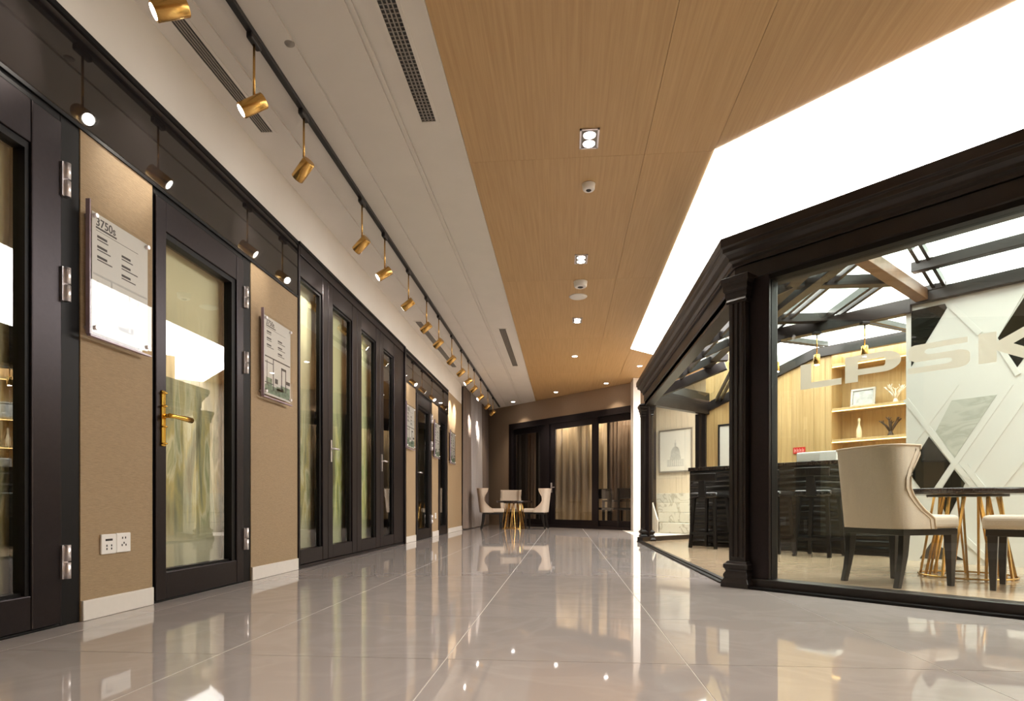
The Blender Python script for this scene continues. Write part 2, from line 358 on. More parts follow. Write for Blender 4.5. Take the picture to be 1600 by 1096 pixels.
# tray between first two grooves drops slightly
# wood ceiling panels
back = MB().box(WOODX, 7.5, -3.0, 17.3, CZ + .03, CZ + .08).build('ceiling', 'wall_dark')
tag(back, 'wood veneer panelled ceiling over the middle of the corridor', 'ceiling', kind='structure')
PAN = [(1.068, 4.484), (2.28, 3.272), (4.5, 1.052), (7.4, 1.052), (7.4, 12.6), (3.62, 12.6), (1.068, 10.05)]
def clip_poly(poly, nx, ny, d):      # keep nx*x+ny*y <= d
    out = []
    for i in range(len(poly)):
        p, q = poly[i], poly[(i + 1) % len(poly)]
        a = nx * p[0] + ny * p[1] - d; b = nx * q[0] + ny * q[1] - d
        if a <= 0: out.append(p)
        if (a < 0 < b) or (b < 0 < a):
            t = a / (a - b); out.append((p[0] + t * (q[0] - p[0]), p[1] + t * (q[1] - p[1])))
    return out
px = [WOODX + .012, .575, 1.068, 2.30, 3.52, 4.74, 5.96, 7.4]
py = [-2.82, -.38, 2.06, 4.50, 6.94, 9.38, 11.82, 14.26, 16.7]
for i in range(len(px) - 1):
    for j in range(len(py) - 1):
        base = [(px[i] + .0012, py[j] + .0012), (px[i + 1] - .0012, py[j] + .0012), (px[i + 1] - .0012, py[j + 1] - .0012), (px[i] + .0012, py[j + 1] - .0012)]
        if px[i] >= 1.06:
            polys = [clip_poly(base, 1, 1, 5.552), clip_poly(base, 1, -1, -8.982)]
            if px[i] > 3.5: polys[1] = clip_poly(base, 0, -1, -12.6)
            if px[i] > 4.5: polys[0] = clip_poly(base, 0, 1, 1.052)
        else: polys = [base]
        for p in polys:
            if len(p) >= 3: MB().prism(p, CZ + .004, CZ + .02).build('wood_panel', 'wood_ceiling', back)
MB().box(WOODX - .001, WOODX + .011, -3.0, 17.3, CZ - .004, CZ + .03).build('edge_bead', 'skirting', back)
pl = MB().prism(PAN, CZ - .002, CZ + .02).build('luminous_ceiling', 'panel')
tag(pl, 'glowing white stretched light ceiling above the glass pavilion', 'light ceiling')

o = MB().box(3.5, 7.4, 12.62, 12.7, 0, CZ).build('wall_far', 'cream_board'); tag(o, 'cream wall hidden behind the pavilion plank wall', 'wall', kind='structure')
# closing walls out of view
o = MB().box(-2.6, 7.5, -3.1, -3.0, 0, CZ).build('wall_back', 'wallpaper'); tag(o, 'tan wall closing the room behind the viewer', 'wall', kind='structure')
o = MB().box(7.4, 7.5, -3.0, 17.4, 0, CZ).build('wall_right', 'cream_board'); tag(o, 'cream wall far to the right of the pavilion', 'wall', kind='structure')

# ------------------------------------------------------------------ far end: 45-degree wall X+Y = 14.2
FS = 14.2
def fbox(mb, x0, x1, s0, s1, z0, z1):   # box on the 45-degree system: along X, between X+Y=s0..s1
    pts = [(x0, s0 - x0), (x1, s0 - x1), (x1 + (s1 - s0) / 2, s1 - x1 - (s1 - s0) / 2), (x0 + (s1 - s0) / 2, s1 - x0 - (s1 - s0) / 2)]
    return mb.prism(pts, z0, z1)
wf = MB(); fbox(wf, -2.45, -1.41, FS, FS + .2, 0, CZ); fbox(wf, -1.41, 1.9, FS, FS + .2, 2.58, CZ)
o = wf.build('wall_far', 'wall_far'); tag(o, 'taupe end wall above and beside the far sliding doors', 'wall', kind='structure')
o = MB().box(1.36, 1.50, 12.35, 12.80, 0, CZ).build('wall_far', 'white'); tag(o, 'narrow white wall edge beside the far sliding doors', 'wall', kind='structure')
# room beyond
rb = MB(); fbox(rb, -1.6, 3.2, FS + 3.2, FS + 3.3, 0, CZ)
o = rb.build('wall_far', 'wall_dark'); tag(o, 'dark wall of the room behind the far glass doors', 'wall', kind='structure')

# sliding door assembly
door = thing('door_5', 'tall dark-framed sliding glass doors across the slanted far end', 'door', (0.2, 14.0, 0), kind='structure')
def fpart(name, mat, x0, x1, s0, s1, z0, z1, parent, bevel=0):
    m = MB(); fbox(m, x0, x1, s0, s1, z0, z1); return m.build(name, mat, parent, bevel)
fpart('frame_head', 'frame', -1.41, 1.75, FS - .03, FS + .13, 2.44, 2.58, door)
fpart('frame_sill', 'frame', -1.41, 1.75, FS - .03, FS + .13, 0, .06, door)
for a, b in ((-1.41, -1.34), (-.47, -.36), (1.62, 1.75)): fpart('frame_post', 'frame', a, b, FS - .03, FS + .13, .06, 2.44, door)
for a, b, s in ((-1.34, -.47, .08), (-.36, .72, .0), (.60, 1.62, .07)):
    lf = fpart('leaf', 'frame', a, a + .12, FS + s, FS + s + .05, .06, 2.44, door)
    fpart('stile', 'frame', b - .12, b, FS + s, FS + s + .05, .06, 2.44, lf)
    fpart('rail', 'frame', a + .12, b - .12, FS + s, FS + s + .05, 2.30, 2.44, lf)
    fpart('rail', 'frame', a + .12, b - .12, FS + s, FS + s + .05, .06, .19, lf)
    fpart('pane', 'far_glass', a + .12, b - .12, FS + s + .02, FS + s + .03, .19, 2.30, lf)
hd = MB(); fbox(hd, -.33, -.30, FS - .05, FS - .02, .82, 1.05); fbox(hd, -.325, -.305, FS - .02, FS + .01, .90, .94); fbox(hd, -.33, -.24, FS - .06, FS - .04, .93, .955)
tag(hd.build('handle', 'steel', door, .004), 'steel lever handle on a back plate')

def curtain(name, mat, p0, p1, z0, z1, folds, amp, label, cat='curtain', group=None, n=None):
    n = n or folds * 8; p0 = Vector((p0[0], p0[1], 0)); p1 = Vector((p1[0], p1[1], 0)); t = (p1 - p0).normalized(); nr = Vector((-t.y, t.x, 0)); mb = MB()
    random.seed(sum(map(ord, name)) + folds); ph = [random.uniform(-.6, .6) for _ in range(folds + 2)]
    rows = [z0, z0 + .02, (z0 + z1) * .5, z1]
    vs = []
    for r, z in enumerate(rows):
        for i in range(n + 1):
            u = i / n; k = u * folds; a = amp * (1.0 if r < 2 else .85 if r == 2 else .6)
            off = a * (math.sin(2 * math.pi * k + ph[int(k)] * .6) + .35 * math.sin(4.3 * math.pi * k + 1))
            q = p0.lerp(p1, u) + nr * off; vs.append((q.x, q.y, z))
    fs = [(r * (n + 1) + i, r * (n + 1) + i + 1, (r + 1) * (n + 1) + i + 1, (r + 1) * (n + 1) + i) for r in range(len(rows) - 1) for i in range(n)]
    mb.add(vs, fs, True); o = mb.build(name, mat); md = o.modifiers.new('thick', 'SOLIDIFY'); md.thickness = .006
    return tag(o, label, cat, group)
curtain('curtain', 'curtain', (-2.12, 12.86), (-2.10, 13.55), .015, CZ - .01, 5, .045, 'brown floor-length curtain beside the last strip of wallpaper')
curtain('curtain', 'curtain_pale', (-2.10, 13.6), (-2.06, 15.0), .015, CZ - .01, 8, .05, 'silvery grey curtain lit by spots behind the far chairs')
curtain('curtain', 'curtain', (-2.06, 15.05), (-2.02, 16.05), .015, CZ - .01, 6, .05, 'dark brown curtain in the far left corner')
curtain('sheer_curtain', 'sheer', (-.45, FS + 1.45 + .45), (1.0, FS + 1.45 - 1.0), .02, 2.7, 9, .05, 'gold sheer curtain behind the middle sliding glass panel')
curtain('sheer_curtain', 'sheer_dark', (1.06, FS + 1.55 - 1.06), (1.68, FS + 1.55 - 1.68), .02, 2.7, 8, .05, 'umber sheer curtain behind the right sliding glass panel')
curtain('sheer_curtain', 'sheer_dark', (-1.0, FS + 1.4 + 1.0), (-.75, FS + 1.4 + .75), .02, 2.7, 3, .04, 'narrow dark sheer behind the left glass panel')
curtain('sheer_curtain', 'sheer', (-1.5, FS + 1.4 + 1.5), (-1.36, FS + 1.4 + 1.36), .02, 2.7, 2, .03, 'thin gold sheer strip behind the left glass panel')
o = MB().box(-2.55, -2.45, 12.7, 17.3, 0, CZ).build('wall_left', 'wall_dark'); tag(o, 'dark wall hidden behind the floor-length curtains', 'wall', kind='structure')

# ================================================================== LEFT DOORS
def hinge_at(mb_y, zc, parent, L=.145):
    m = MB(); m.tube([(WX + .022, mb_y, zc - L / 2), (WX + .022, mb_y, zc - .003)], .0135, 12); m.tube([(WX + .022, mb_y, zc + .003), (WX + .022, mb_y, zc + L / 2)], .0135, 12)
    m.box(WX + .002, WX + .018, mb_y - .022, mb_y + .008, zc - L / 2, zc + L / 2)
    return tag(m.build('hinge', 'steel', parent), 'satin steel barrel hinge')
def display_door(name, y0, y1, label, scene, jl=.022, jr=.09, top=2.165, bottom=.10, stile=.085, rail_t=.11, hinge_side=1, seal=.045, zgl=(.155, 2.0)):
    d = thing(name, label, 'door', (WX, (y0 + y1) / 2, 0), kind='structure')
    fr = MB(); fr.box(WX - .10, WX - .004, y0, y0 + jl, 0, HEAD); fr.box(WX - .10, WX - .004, y1 - jr, y1, 0, HEAD); fr.box(WX - .10, WX - .004, y0 + jl, y1 - jr, top, HEAD)
    fr.box(WX - .10, WX - .004, y0 + jl, y1 - jr, 0, .012)
    fr.build('jamb', 'seal', d, .004)
    a, b = y0 + jl + .004, y1 - jr - .004
    lf = sub(MB().box(WX - .07, WX + .008, a, a + stile, .015, top - .004).build('leaf', 'frame', d, .006), d['_o'])
    st2 = b - stile
    MB().box(WX - .07, WX + .008, st2, b, .015, top - .004).build('stile', 'frame', lf, .006)
    MB().box(WX - .07, WX + .006, a + stile, st2, zgl[1], top - .004).build('rail', 'frame', lf, .005)
    MB().box(WX - .07, WX + .006, a + stile, st2, .015, zgl[0]).build('rail', 'frame', lf, .005)
    sl = MB(); sl.box(WX - .072, WX - .004, st2 - seal, st2 - .001, zgl[0], zgl[1]); sl.box(WX - .072, WX - .004, a + stile, st2 - seal, zgl[1] - .03, zgl[1]); sl.box(WX - .07, WX - .02, a + stile, st2 - seal, zgl[0], zgl[0] + .012)
    sl.build('glazing_bead', 'seal', lf)
    MB().box(WX - .036, WX - .030, a + stile, st2 - seal, zgl[0], zgl[1] - .02).build('pane', 'door_glass', lf)
    bk = .10 if scene == 'scene_a' else .30; MB().box(WX - bk - .01, WX - bk, y0 + .002, y1 - .002, 0, HEAD).build('printed_backing', scene, d)
    return d, lf, a, b
d1, l1, a, b = display_door('door_1', *DOORS[0], 'nearest dark-framed glass door cut off at the left edge, with three hinges', 'scene_a', jl=.03, jr=.105, stile=.15, zgl=(.155, 1.985), seal=.02)
for z in (1.917, 1.468, .277): hinge_at(b + .012, z, l1)
d2, l2, a, b = display_door('door_2', *DOORS[1], 'dark-framed glass door with a gold lever handle', 'scene_a', jl=.015, jr=.105, stile=.085, zgl=(.16, 2.0))
for z in (1.917, 1.478, .295): hinge_at(b + .012, z, l2)
yh = a + .052
m = MB(); m.box(WX + .006, WX + .018, yh - .016, yh + .016, .835, 1.135); pltx = m.build('handle', 'gold_handle', l2, .006)
tag(pltx, 'gold lever handle on a long back plate'); sub(pltx, d2['_o'])
MB().tube([(WX + .018, yh, .998), (WX + .055, yh, .998)], .011, 12).build('handle_neck', 'gold_handle', pltx)
MB().tube([(WX + .055, yh - .012, .998), (WX + .058, yh + .03, .999), (WX + .058, yh + .10, .999), (WX + .058, yh + .175, .997), (WX + .058, yh + .18, .997)], .012, 12, rs=[.013, .011, .015, .017, .010]).build('lever', 'gold_handle', pltx)
for zz in (.85, 1.12, .94, 1.05): MB().lathe([(.016, -.004), (.019, 0), (.016, .004)], (0, 0, 0), 12).xf(Matrix.Translation((WX + .016, yh, zz))).build('handle_ring', 'gold_handle', pltx)
d4, l4, a, b = display_door('door_4', *DOORS[3], 'dark glass door with hinges between two far framed notices', 'scene_c', jl=.03, jr=.10, stile=.10)
for z in (1.917, 1.478, .295): hinge_at(b + .012, z, l4)
MB().tube([(WX + .01, a + .05, 1.0), (WX + .05, a + .05, 1.0), (WX + .05, a + .17, 1.0)], .01, 10).build('handle', 'steel', l4)
d5, l5, a, b = display_door('door_6', *DOORS[4], 'last narrow dark green glass door before the curtains', 'scene_c', jl=.03, jr=.09, stile=.10)
# folding doors
y0, y1 = DOORS[2]; ft = FASC + .005
fd = thing('door_3', 'tall four-panel dark-framed folding glass doors in the left wall', 'door', (WX, (y0 + y1) / 2, 0), kind='structure')
fr = MB(); fr.box(WX - .12, WX + .012, y0, y0 + .028, 0, ft); fr.box(WX - .12, WX + .03, y1 - .055, y1, 0, ft); fr.box(WX - .12, WX + .012, y0 + .028, y1 - .055, ft - .085, ft)
fr.box(WX - .12, WX + .01, y0 + .028, y1 - .055, 0, .03); fr.build('outer_frame', 'frame', fd, .006)
MB().box(WX + .0, WX + .022, y0, y1, ft - .012, ft + .012).build('head_trim', 'seal', fd)
panes = [(4.83, 5.30, 5.55, 'scene_a'), (5.55, 6.055, 6.35, 'scene_b'), (6.35, 6.86, 7.13, 'scene_b'), (7.13, 7.565, 8.06, 'scene_c')]
zb, zt = .155, 2.39
FB = [y0 + .03, 5.43, 6.21, 7.01, y1 - .057]; FG = [(4.84, 5.265), (5.545, 6.03), (6.355, 6.82), (7.15, 7.555)]
for k in range(4):
    a, b = FB[k] + .002, FB[k + 1] - .002
    sA = FG[k][0] - a; sB = b - FG[k][1] - .055 + .015
    lf = sub(MB().box(WX - .07, WX + .008, a, a + sA, .035, ft - .09).build('leaf', 'frame', fd, .005), fd['_o'])
    MB().box(WX - .07, WX + .008, b - sB, b, .035, ft - .09).build('stile', 'frame', lf, .006)
    MB().box(WX - .07, WX + .006, a + sA, b - sB, zt, ft - .09).build('rail', 'frame', lf, .005)
    MB().box(WX - .07, WX + .006, a + sA, b - sB, .035, zb).build('rail', 'frame', lf, .005)
    sl = MB(); sl.box(WX - .05, WX - .008, b - sB - .035, b - sB, zb, zt); sl.box(WX - .05, WX - .008, a + sA, b - sB - .035, zt - .02, zt); sl.build('glazing_bead', 'seal', lf)
    MB().box(WX - .030, WX - .024, a + sA, b - sB - .035, zb, zt - .02).build('pane', 'door_glass', lf)
    bk = .10 if k < 3 else .30; MB().box(WX - bk - .01, WX - bk, a - .001, b + .001, 0, ft - .09).build('printed_backing', panes[k][3], fd)
    if k in (1, 3):
        m = MB(); m.box(WX + .008, WX + .018, a + .035, a + .065, .92, 1.12); m.tube([(WX + .018, a + .05, 1.04), (WX + .05, a + .05, 1.04), (WX + .05, a + .15, 1.04)], .009, 10)
        tag(m.build('handle', 'steel', lf), 'steel lever handle')
# black reveal piece below the fascia between door 1 and first wallpaper : mirror strip
# ================================================================== NOTICES on the wall
def text_mesh(s, size, mat, loc, rot, parent, name='lettering', bold=False, ext=.0006):
    cu = bpy.data.curves.new(name, 'FONT'); cu.body = s; cu.size = size; cu.extrude = ext; cu.offset = size * .012 if bold else 0
    t = bpy.data.objects.new(name, cu); COL.objects.link(t); bpy.context.view_layer.update()
    me = bpy.data.meshes.new_from_object(t.evaluated_get(bpy.context.evaluated_depsgraph_get())); bpy.data.objects.remove(t)
    me.materials.clear(); me.materials.append(M[mat])
    o = bpy.data.objects.new(name, me); COL.objects.link(o)
    org = Vector(parent.get('_o', (0, 0, 0))); o.location = Vector(loc) - org; o.rotation_euler = rot; o.parent = parent
    return o
WALLROT = (math.radians(90), 0, math.radians(90))      # text readable from +X, running along +Y
def notice(y0, z0, z1, wd, label, detail=2, pale=False):
    n = thing('wall_notice', label, 'notice', (WX, y0 + wd / 2, z0), 'acrylic notices along the left wall')
    y1 = y0 + wd; X = WX + .045
    MB().box(X - .004, X + .004, y0, y1, z0, z1).build('acrylic_sheet', 'acrylic', n)
    e = MB(); e.box(X - .0155, X + .0045, y0 - .006, y0, z0, z1 + .03); e.box(X - .0155, X + .0045, y0, y1, z0 - .008, z0); e.build('sheet_edge', 'acrylic_edge', n)
    pr = sub(MB().box(X - .0065, X - .0045, y0 + .018, y1 - .018, z0 + .015, z1 - .012).build('print', 'print', n), n['_o'])
    for yy, zz in ((y0 + .03, z0 + .035), (y1 - .03, z0 + .035), (y0 + .03, z1 - .03), (y1 - .03, z1 - .03)):
        MB().tube([(WX, yy, zz), (X + .012, yy, zz)], .010, 12).build('standoff', 'steel', n)
    H = z1 - z0; Z = lambda t: z0 + t * H; Xp = X - .0044
    ln = MB()
    def stroke(ya, yb, t, th): ln.box(Xp, Xp + .0004, y0 + ya * wd, y0 + yb * wd, Z(t) - th / 2, Z(t) + th / 2)
    stroke(.10, .78, .845, .002)
    for c, t0 in ((.12, .80), (.12, .72), (.12, .64), (.50, .75), (.50, .67), (.50, .59)):
        stroke(c, c + .15, t0, .011); stroke(c, c + random.uniform(.12, .30), t0 - .025, .005)
    stroke(.10, .42, .868, .008)
    ln.build('text_lines', 'ink', pr)
    text_mesh('3750s', .052 if detail else .05, 'ink', (Xp, y0 + .10 * wd, Z(.885)), WALLROT, pr, bold=True)
    # line drawing of a glazed frame with furniture in the lower half
    dr = MB()
    def r(ya, yb, ta, tb): dr.box(Xp, Xp + .0004, y0 + ya * wd, y0 + yb * wd, Z(ta), Z(tb))
    r(.06, .94, .485, .50); r(.33, .355, .10, .485); r(.62, .65, .13, .43); r(.77, .795, .13, .42); r(.62, .80, .40, .43); r(.80, .94, .24, .285); r(.06, .33, .42, .43)
    r(.12, .135, .14, .45); r(.06, .33, .17, .18); r(.40, .50, .20, .26)
    dr.build('drawing', 'ink_pale' if pale else 'ink', pr)
    gr = MB()
    def q(ya, yb, ta, tb): gr.box(Xp, Xp + .0003, y0 + ya * wd, y0 + yb * wd, Z(ta), Z(tb))
    q(.06, .60, .05, .15); q(.60, .94, .05, .20); q(.45, .70, .12, .17); q(.10, .30, .15, .24)
    gr.build('planting', plain_green if not pale else 'ink_pale', pr)
    return n
plain_green = plain('green_wash', (.20, .27, .18), .6, noise=.5, nscale=25)
M['ink_pale'] = plain('pale_grey_ink', (.50, .49, .45), .6, noise=.1)
notice(2.565, 1.285, 1.855, .405, 'nearest acrylic notice with large heading, beside the gold-handled door', pale=True)
notice(4.15, 1.295, 1.88, .45, 'acrylic notice just before the folding glass doors')
notice(8.08, 1.30, 1.89, .45, 'acrylic notice just past the folding glass doors')
notice(9.80 - .02 + .1, 1.31, 1.89, .40, 'acrylic notice between the two far dark doors')
notice(11.28, 1.31, 1.90, .48, 'farthest acrylic notice, beside the curtains')

# sockets
def socket(y0, z0, label, kind):
    s_ = thing('wall_socket', label, 'socket', (WX, y0 + .05, z0), 'wall sockets low on the left wall')
    MB().box(WX, WX + .010, y0, y0 + .096, z0, z0 + .094).build('plate', 'white', s_, .004)
    h = MB()
    if kind == 1: h.box(WX + .0095, WX + .0105, y0 + .025, y0 + .07, z0 + .062, z0 + .072); pts = ((.03, .035), (.06, .035), (.03, .02), (.06, .02))
    else: pts = ((.035, .065), (.055, .065), (.032, .03), (.058, .03), (.045, .04))
    for a, b in pts: h.box(WX + .0095, WX + .0105, y0 + a, y0 + a + .007, z0 + b, z0 + b + .010)
    h.build('slots', 'black', s_); return s_
socket(2.678, .290, 'white wall socket with a wide slot, left of the pair', 1)
socket(2.776, .292, 'white two- and three-pin wall socket, right of the pair', 2)
socket(10.06, .300, 'small white wall socket between the far dark doors', 2)

# ================================================================== CEILING FITTINGS
trk = MB().box(-1.674, -1.638, -1.0, 15.6, CZ - .028, CZ).build('lighting_track', 'black', bevel=.003)
tag(trk, 'long black lighting track on the white ceiling', 'light track')
def spotlight(y, yaw, tilt, label, zc=2.665, energy=SPOT_W, x=-1.656, ztop=CZ - .028, lit=True):
    t = thing('track_spotlight', label, 'spotlight', (x, y, ztop), 'brass spotlights hanging from the track')
    MB().box(x - .017, x + .017, y - .055, y + .055, ztop - .035, ztop).build('track_adapter', 'black', t, .008)
    MB().tube([(x, y, ztop - .035), (x, y, zc + .03)], .0065, 10).build('rod', 'gold', t)
    d = Vector((-math.cos(tilt) * math.cos(yaw), math.cos(tilt) * math.sin(yaw), -math.sin(tilt)))
    c = Vector((x, y, zc)); a = c - d * .062; b = c + d * .078
    hd = sub(MB().tube([a, a + d * .003, b - d * .003, b], .04, 20, rs=[.037, .04, .04, .037]).build('head', 'gold', t), t['_o'])
    MB().tube([b - d * .002, b + d * .001], .030, 20).build('lens', 'lens', hd)
    light('spot_lamp', 'SPOT', b + d * .008, energy, (1.0, .92, .80), t, b + d, .02, 46, .75)
    return t
YAW = [-.55, -.45, .45, .35, -.4, .1, .25, .35, .5, .3, -.3, .4, -.4, .35, .5]
SY = [2.47, 3.16, 3.79, 4.92, 5.56, 6.43, 7.29, 8.01, 8.95, 9.80, 10.53, 11.22, 12.09, 13.22, 14.18]
lab = ['brass spotlight cut off by the top edge of the picture', 'second brass track spotlight from the near end, lens showing', 'third brass track spotlight from the near end, turned away',
       'brass track spotlight level with the start of the folding doors', 'brass track spotlight with glowing lens above the first folding panel', 'brass track spotlight above the second folding panel',
       'brass track spotlight above the third folding panel', 'brass track spotlight above the end of the folding doors', 'brass track spotlight above the notice past the folding doors',
       'brass track spotlight above the first far dark door', 'brass track spotlight with glowing lens above the far socket', 'brass track spotlight above the last far door',
       'brass track spotlight beside the last wallpaper strip', 'brass track spotlight, second last, by the curtains', 'farthest brass track spotlight, over the far chairs']
for y, yw, lb in zip(SY, YAW, lab):
    spotlight(y, yw, .62 if y > 3 else .5, lb, 2.665 if y > 3 else 2.625, SPOT_W if y < 11 else SPOT_W * 2.6)

def vent(x0, x1, y0, y1, label, n=4, cross=0):
    v = thing('ceiling_vent', label, 'vent', ((x0 + x1) / 2, (y0 + y1) / 2, CZ), 'linear air vents in the white ceiling')
    f = MB(); z0, z1 = CZ - .006, CZ
    for b in ((x0 - .02, x0, y0 - .02, y1 + .02), (x1, x1 + .02, y0 - .02, y1 + .02), (x0, x1, y0 - .02, y0), (x0, x1, y1, y1 + .02)): f.box(*b, z0, z1)
    f.build('frame', 'ceil', v); MB().box(x0, x1, y0, y1, CZ - .0015, CZ).build('slot', 'vent_dark', v)
    wd = (x1 - x0) / (n + 1)
    for k in range(1, n + 1): MB().box(x0 + k * wd - .0035, x0 + k * wd + .0035, y0, y1, CZ - .006, CZ - .0015).build('slat', 'vent_slat', v)
    if cross:
        c = MB(); k = y0 + .03
        while k < y1: c.box(x0, x1, k - .003, k + .003, CZ - .005, CZ - .0016); k += .03
        c = c.build('cross_bars', 'vent_slat', v); c['kind'] = 'stuff'
    return v
vent(-2.045, -1.965, 1.2, 4.0, 'long narrow slatted vent by the left wall, near end', 4)
vent(-2.045, -1.965, 8.3, 11.1, 'long narrow slatted vent by the left wall, far end', 4)
vent(-.935, -.842, 1.2, 3.98, 'dark slotted vent beside the wood ceiling, near end', 3, 1)
vent(-.935, -.842, 8.75, 11.1, 'dark slotted vent beside the wood ceiling, far end', 3, 1)

def double_down(x, y, label):
    t = thing('downlight', label, 'downlight', (x, y, CZ), 'twin square downlights in the wood ceiling')
    a, b = .066, .115; f = MB()
    for q in ((x - a, x - a + .012, y - b, y + b), (x + a - .012, x + a, y - b, y + b), (x - a, x + a, y - b, y - b + .012), (x - a, x + a, y + b - .012, y + b)): f.box(*q, CZ - .004, CZ + .004)
    f.build('frame', 'steel', t); MB().box(x - a + .012, x + a - .012, y - b + .012, y + b - .012, CZ + .001, CZ + .004).build('recess', 'vent_slat', t)
    for s in (-.05, .05):
        lp = MB().lathe([(.046, CZ - .006), (.046, CZ + .001), (.03, CZ + .001)], (x, y + s, 0), 20).build('lamp', 'steel', t); sub(lp, t['_o'])
        MB().lathe([(.040, CZ - .008), (.040, CZ - .0062)], (x, y + s, 0), 20).build('lens', 'downlens', lp)
    light('down_lamp', 'SPOT', (x, y, CZ - .02), DOWN_W, (1, .92, .82), t, (x, y, 0), .05, 95, .8)
    return t
for y_, lb in ((.07, 'twin downlight in the wood ceiling above the viewer'), (2.17, 'twin downlight in the wood ceiling just above the top of the picture')): double_down(.17, y_, lb)
double_down(.17, 4.27, 'nearest twin downlight in the wood ceiling')
double_down(.17, 6.35, 'second twin downlight in the wood ceiling, before the white disc')
double_down(.175, 8.45, 'third twin downlight in the wood ceiling, past the white disc')
def small_down(x, y, label, e=DOWN_W * .7, grp='small round downlights'):
    t = thing('downlight', label, 'downlight', (x, y, CZ), grp)
    MB().lathe([(.055, -.004), (.055, .003), (.036, .003)], (x, y, CZ), 24).build('ring', 'white', t)
    MB().lathe([(.040, -.007), (.040, -.0042)], (x, y, CZ), 20).build('lens', 'downlens', t)
    light('down_lamp', 'SPOT', (x, y, CZ - .02), e, (1, .84, .64), t, (x, y, 0), .04, 100, .8)
small_down(.173, 10.47, 'small round downlight nearest, beyond the square twin lights')
small_down(-.19, 13.75, 'small round downlight left, near the far sliding doors')
small_down(.86, 12.85, 'small round downlight right, near the far sliding doors')
small_down(-1.25, 14.95, 'small round downlight in the white ceiling over the far chairs')
small_down(1.36, 11.3, 'small round downlight by the corner of the glowing ceiling', DOWN_W * .4)
def detector(x, y, label, r=.05, h=.045, dot=True):
    t = thing('smoke_detector', label, 'detector', (x, y, CZ), 'white ceiling detectors')
    MB().lathe([(r * .8, -h), (r * .95, -h * .8), (r, -h * .25), (r * 1.05, 0), (r * 1.05, .003)], (x, y, CZ), 28).build('body', 'white', t)
    if dot: MB().lathe([(r * .35, -h - .004), (r * .45, -h + .001)], (x, y, CZ), 16).build('sensor', 'vent_dark', t)
detector(.19, 4.88, 'white smoke detector nearest, on the wood ceiling'); detector(.18, 7.0, 'white smoke detector farther along the wood ceiling', .075, .06)
o = MB().lathe([(.0, -.012), (.08, -.012), (.10, -.008), (.11, 0), (.11, .003)], (.165, 7.49, CZ), 32).build('ceiling_speaker', 'white'); tag(o, 'flat white round speaker disc on the wood ceiling', 'speaker')
o = MB().lathe([(.0, -.006), (.022, -.006), (.028, 0), (.028, .003)], (-1.50, 3.25, CZ), 20).build('sprinkler_cover', 'vent_slat'); tag(o, 'small grey round cover plate on the white ceiling', 'cover plate')

# ================================================================== GLASS PAVILION
SF = 5.14                     # outer line of front face  X+Y
P1 = (1.10, 4.06); P2 = (1.185, 9.02); P3 = (2.20, 9.93)
GT = 1.945                    # glass head
EZ = 2.275                    # top of eaves
pv = thing('glass_pavilion', 'dark timber glass pavilion with fluted columns and a glazed roof', 'pavilion', (1.1, 4.1, 0))
# columns
def column(cx_, cy_, rz, parent, k):
    c = sub(MB().box(-.085 * k, .085 * k, -.085 * k, .085 * k, .16, 1.90).xf(Matrix.Translation((cx_, cy_, 0)) @ Matrix.Rotation(rz, 4, 'Z')).build('column', 'dark_wood', parent, .004), parent['_o'])
    T = Matrix.Translation((cx_, cy_, 0)) @ Matrix.Rotation(rz, 4, 'Z') @ Matrix.Diagonal((k, k, 1, 1))
    for s in (-.05, 0, .05):
        MB().box(s - .014, s + .014, -.096, -.083, .19, 1.86).xf(T).build('flute', 'dark_wood', c, .006)
        MB().box(-.096, -.083, s - .014, s + .014, .19, 1.86).xf(T).build('flute', 'dark_wood', c, .006)
    def stack(name, prof):
        b = MB()
        vs = []; fs = []
        for hw, z in prof: vs += [(-hw, -hw, z), (hw, -hw, z), (hw, hw, z), (-hw, hw, z)]
        for i in range(len(prof) - 1):
            for k in range(4): fs.append((i * 4 + k, i * 4 + (k + 1) % 4, i * 4 + 4 + (k + 1) % 4, i * 4 + 4 + k))
        n = len(prof) - 1; fs += [(3, 2, 1, 0), (n * 4, n * 4 + 1, n * 4 + 2, n * 4 + 3)]
        b.add(vs, fs); b.xf(T).build(name, 'dark_wood', c, .003)
    stack('column_base', [(.142, 0), (.142, .03), (.130, .045), (.118, .06), (.125, .068), (.125, .082), (.108, .10), (.112, .112), (.126, .122), (.126, .145), (.110, .152), (.098, .165), (.085, .166)])
    stack('capital', [(.085, 1.80), (.100, 1.80), (.108, 1.815), (.100, 1.83), (.112, 1.845), (.112, 1.87), (.126, 1.885), (.126, 1.915), (.142, 1.935), (.142, 1.965), (.10, 1.97)])
    return c
column(1.127, 4.035, math.radians(-45), pv, .66)
column(P2[0], P2[1], math.radians(0), pv, .82)
MB().box(-.055, .055, -.055, .055, 0, 1.99).xf(Matrix.Translation((P3[0], P3[1], 0)) @ Matrix.Rotation(math.radians(45), 4, 'Z')).build('corner_post', 'beam', pv, .006)
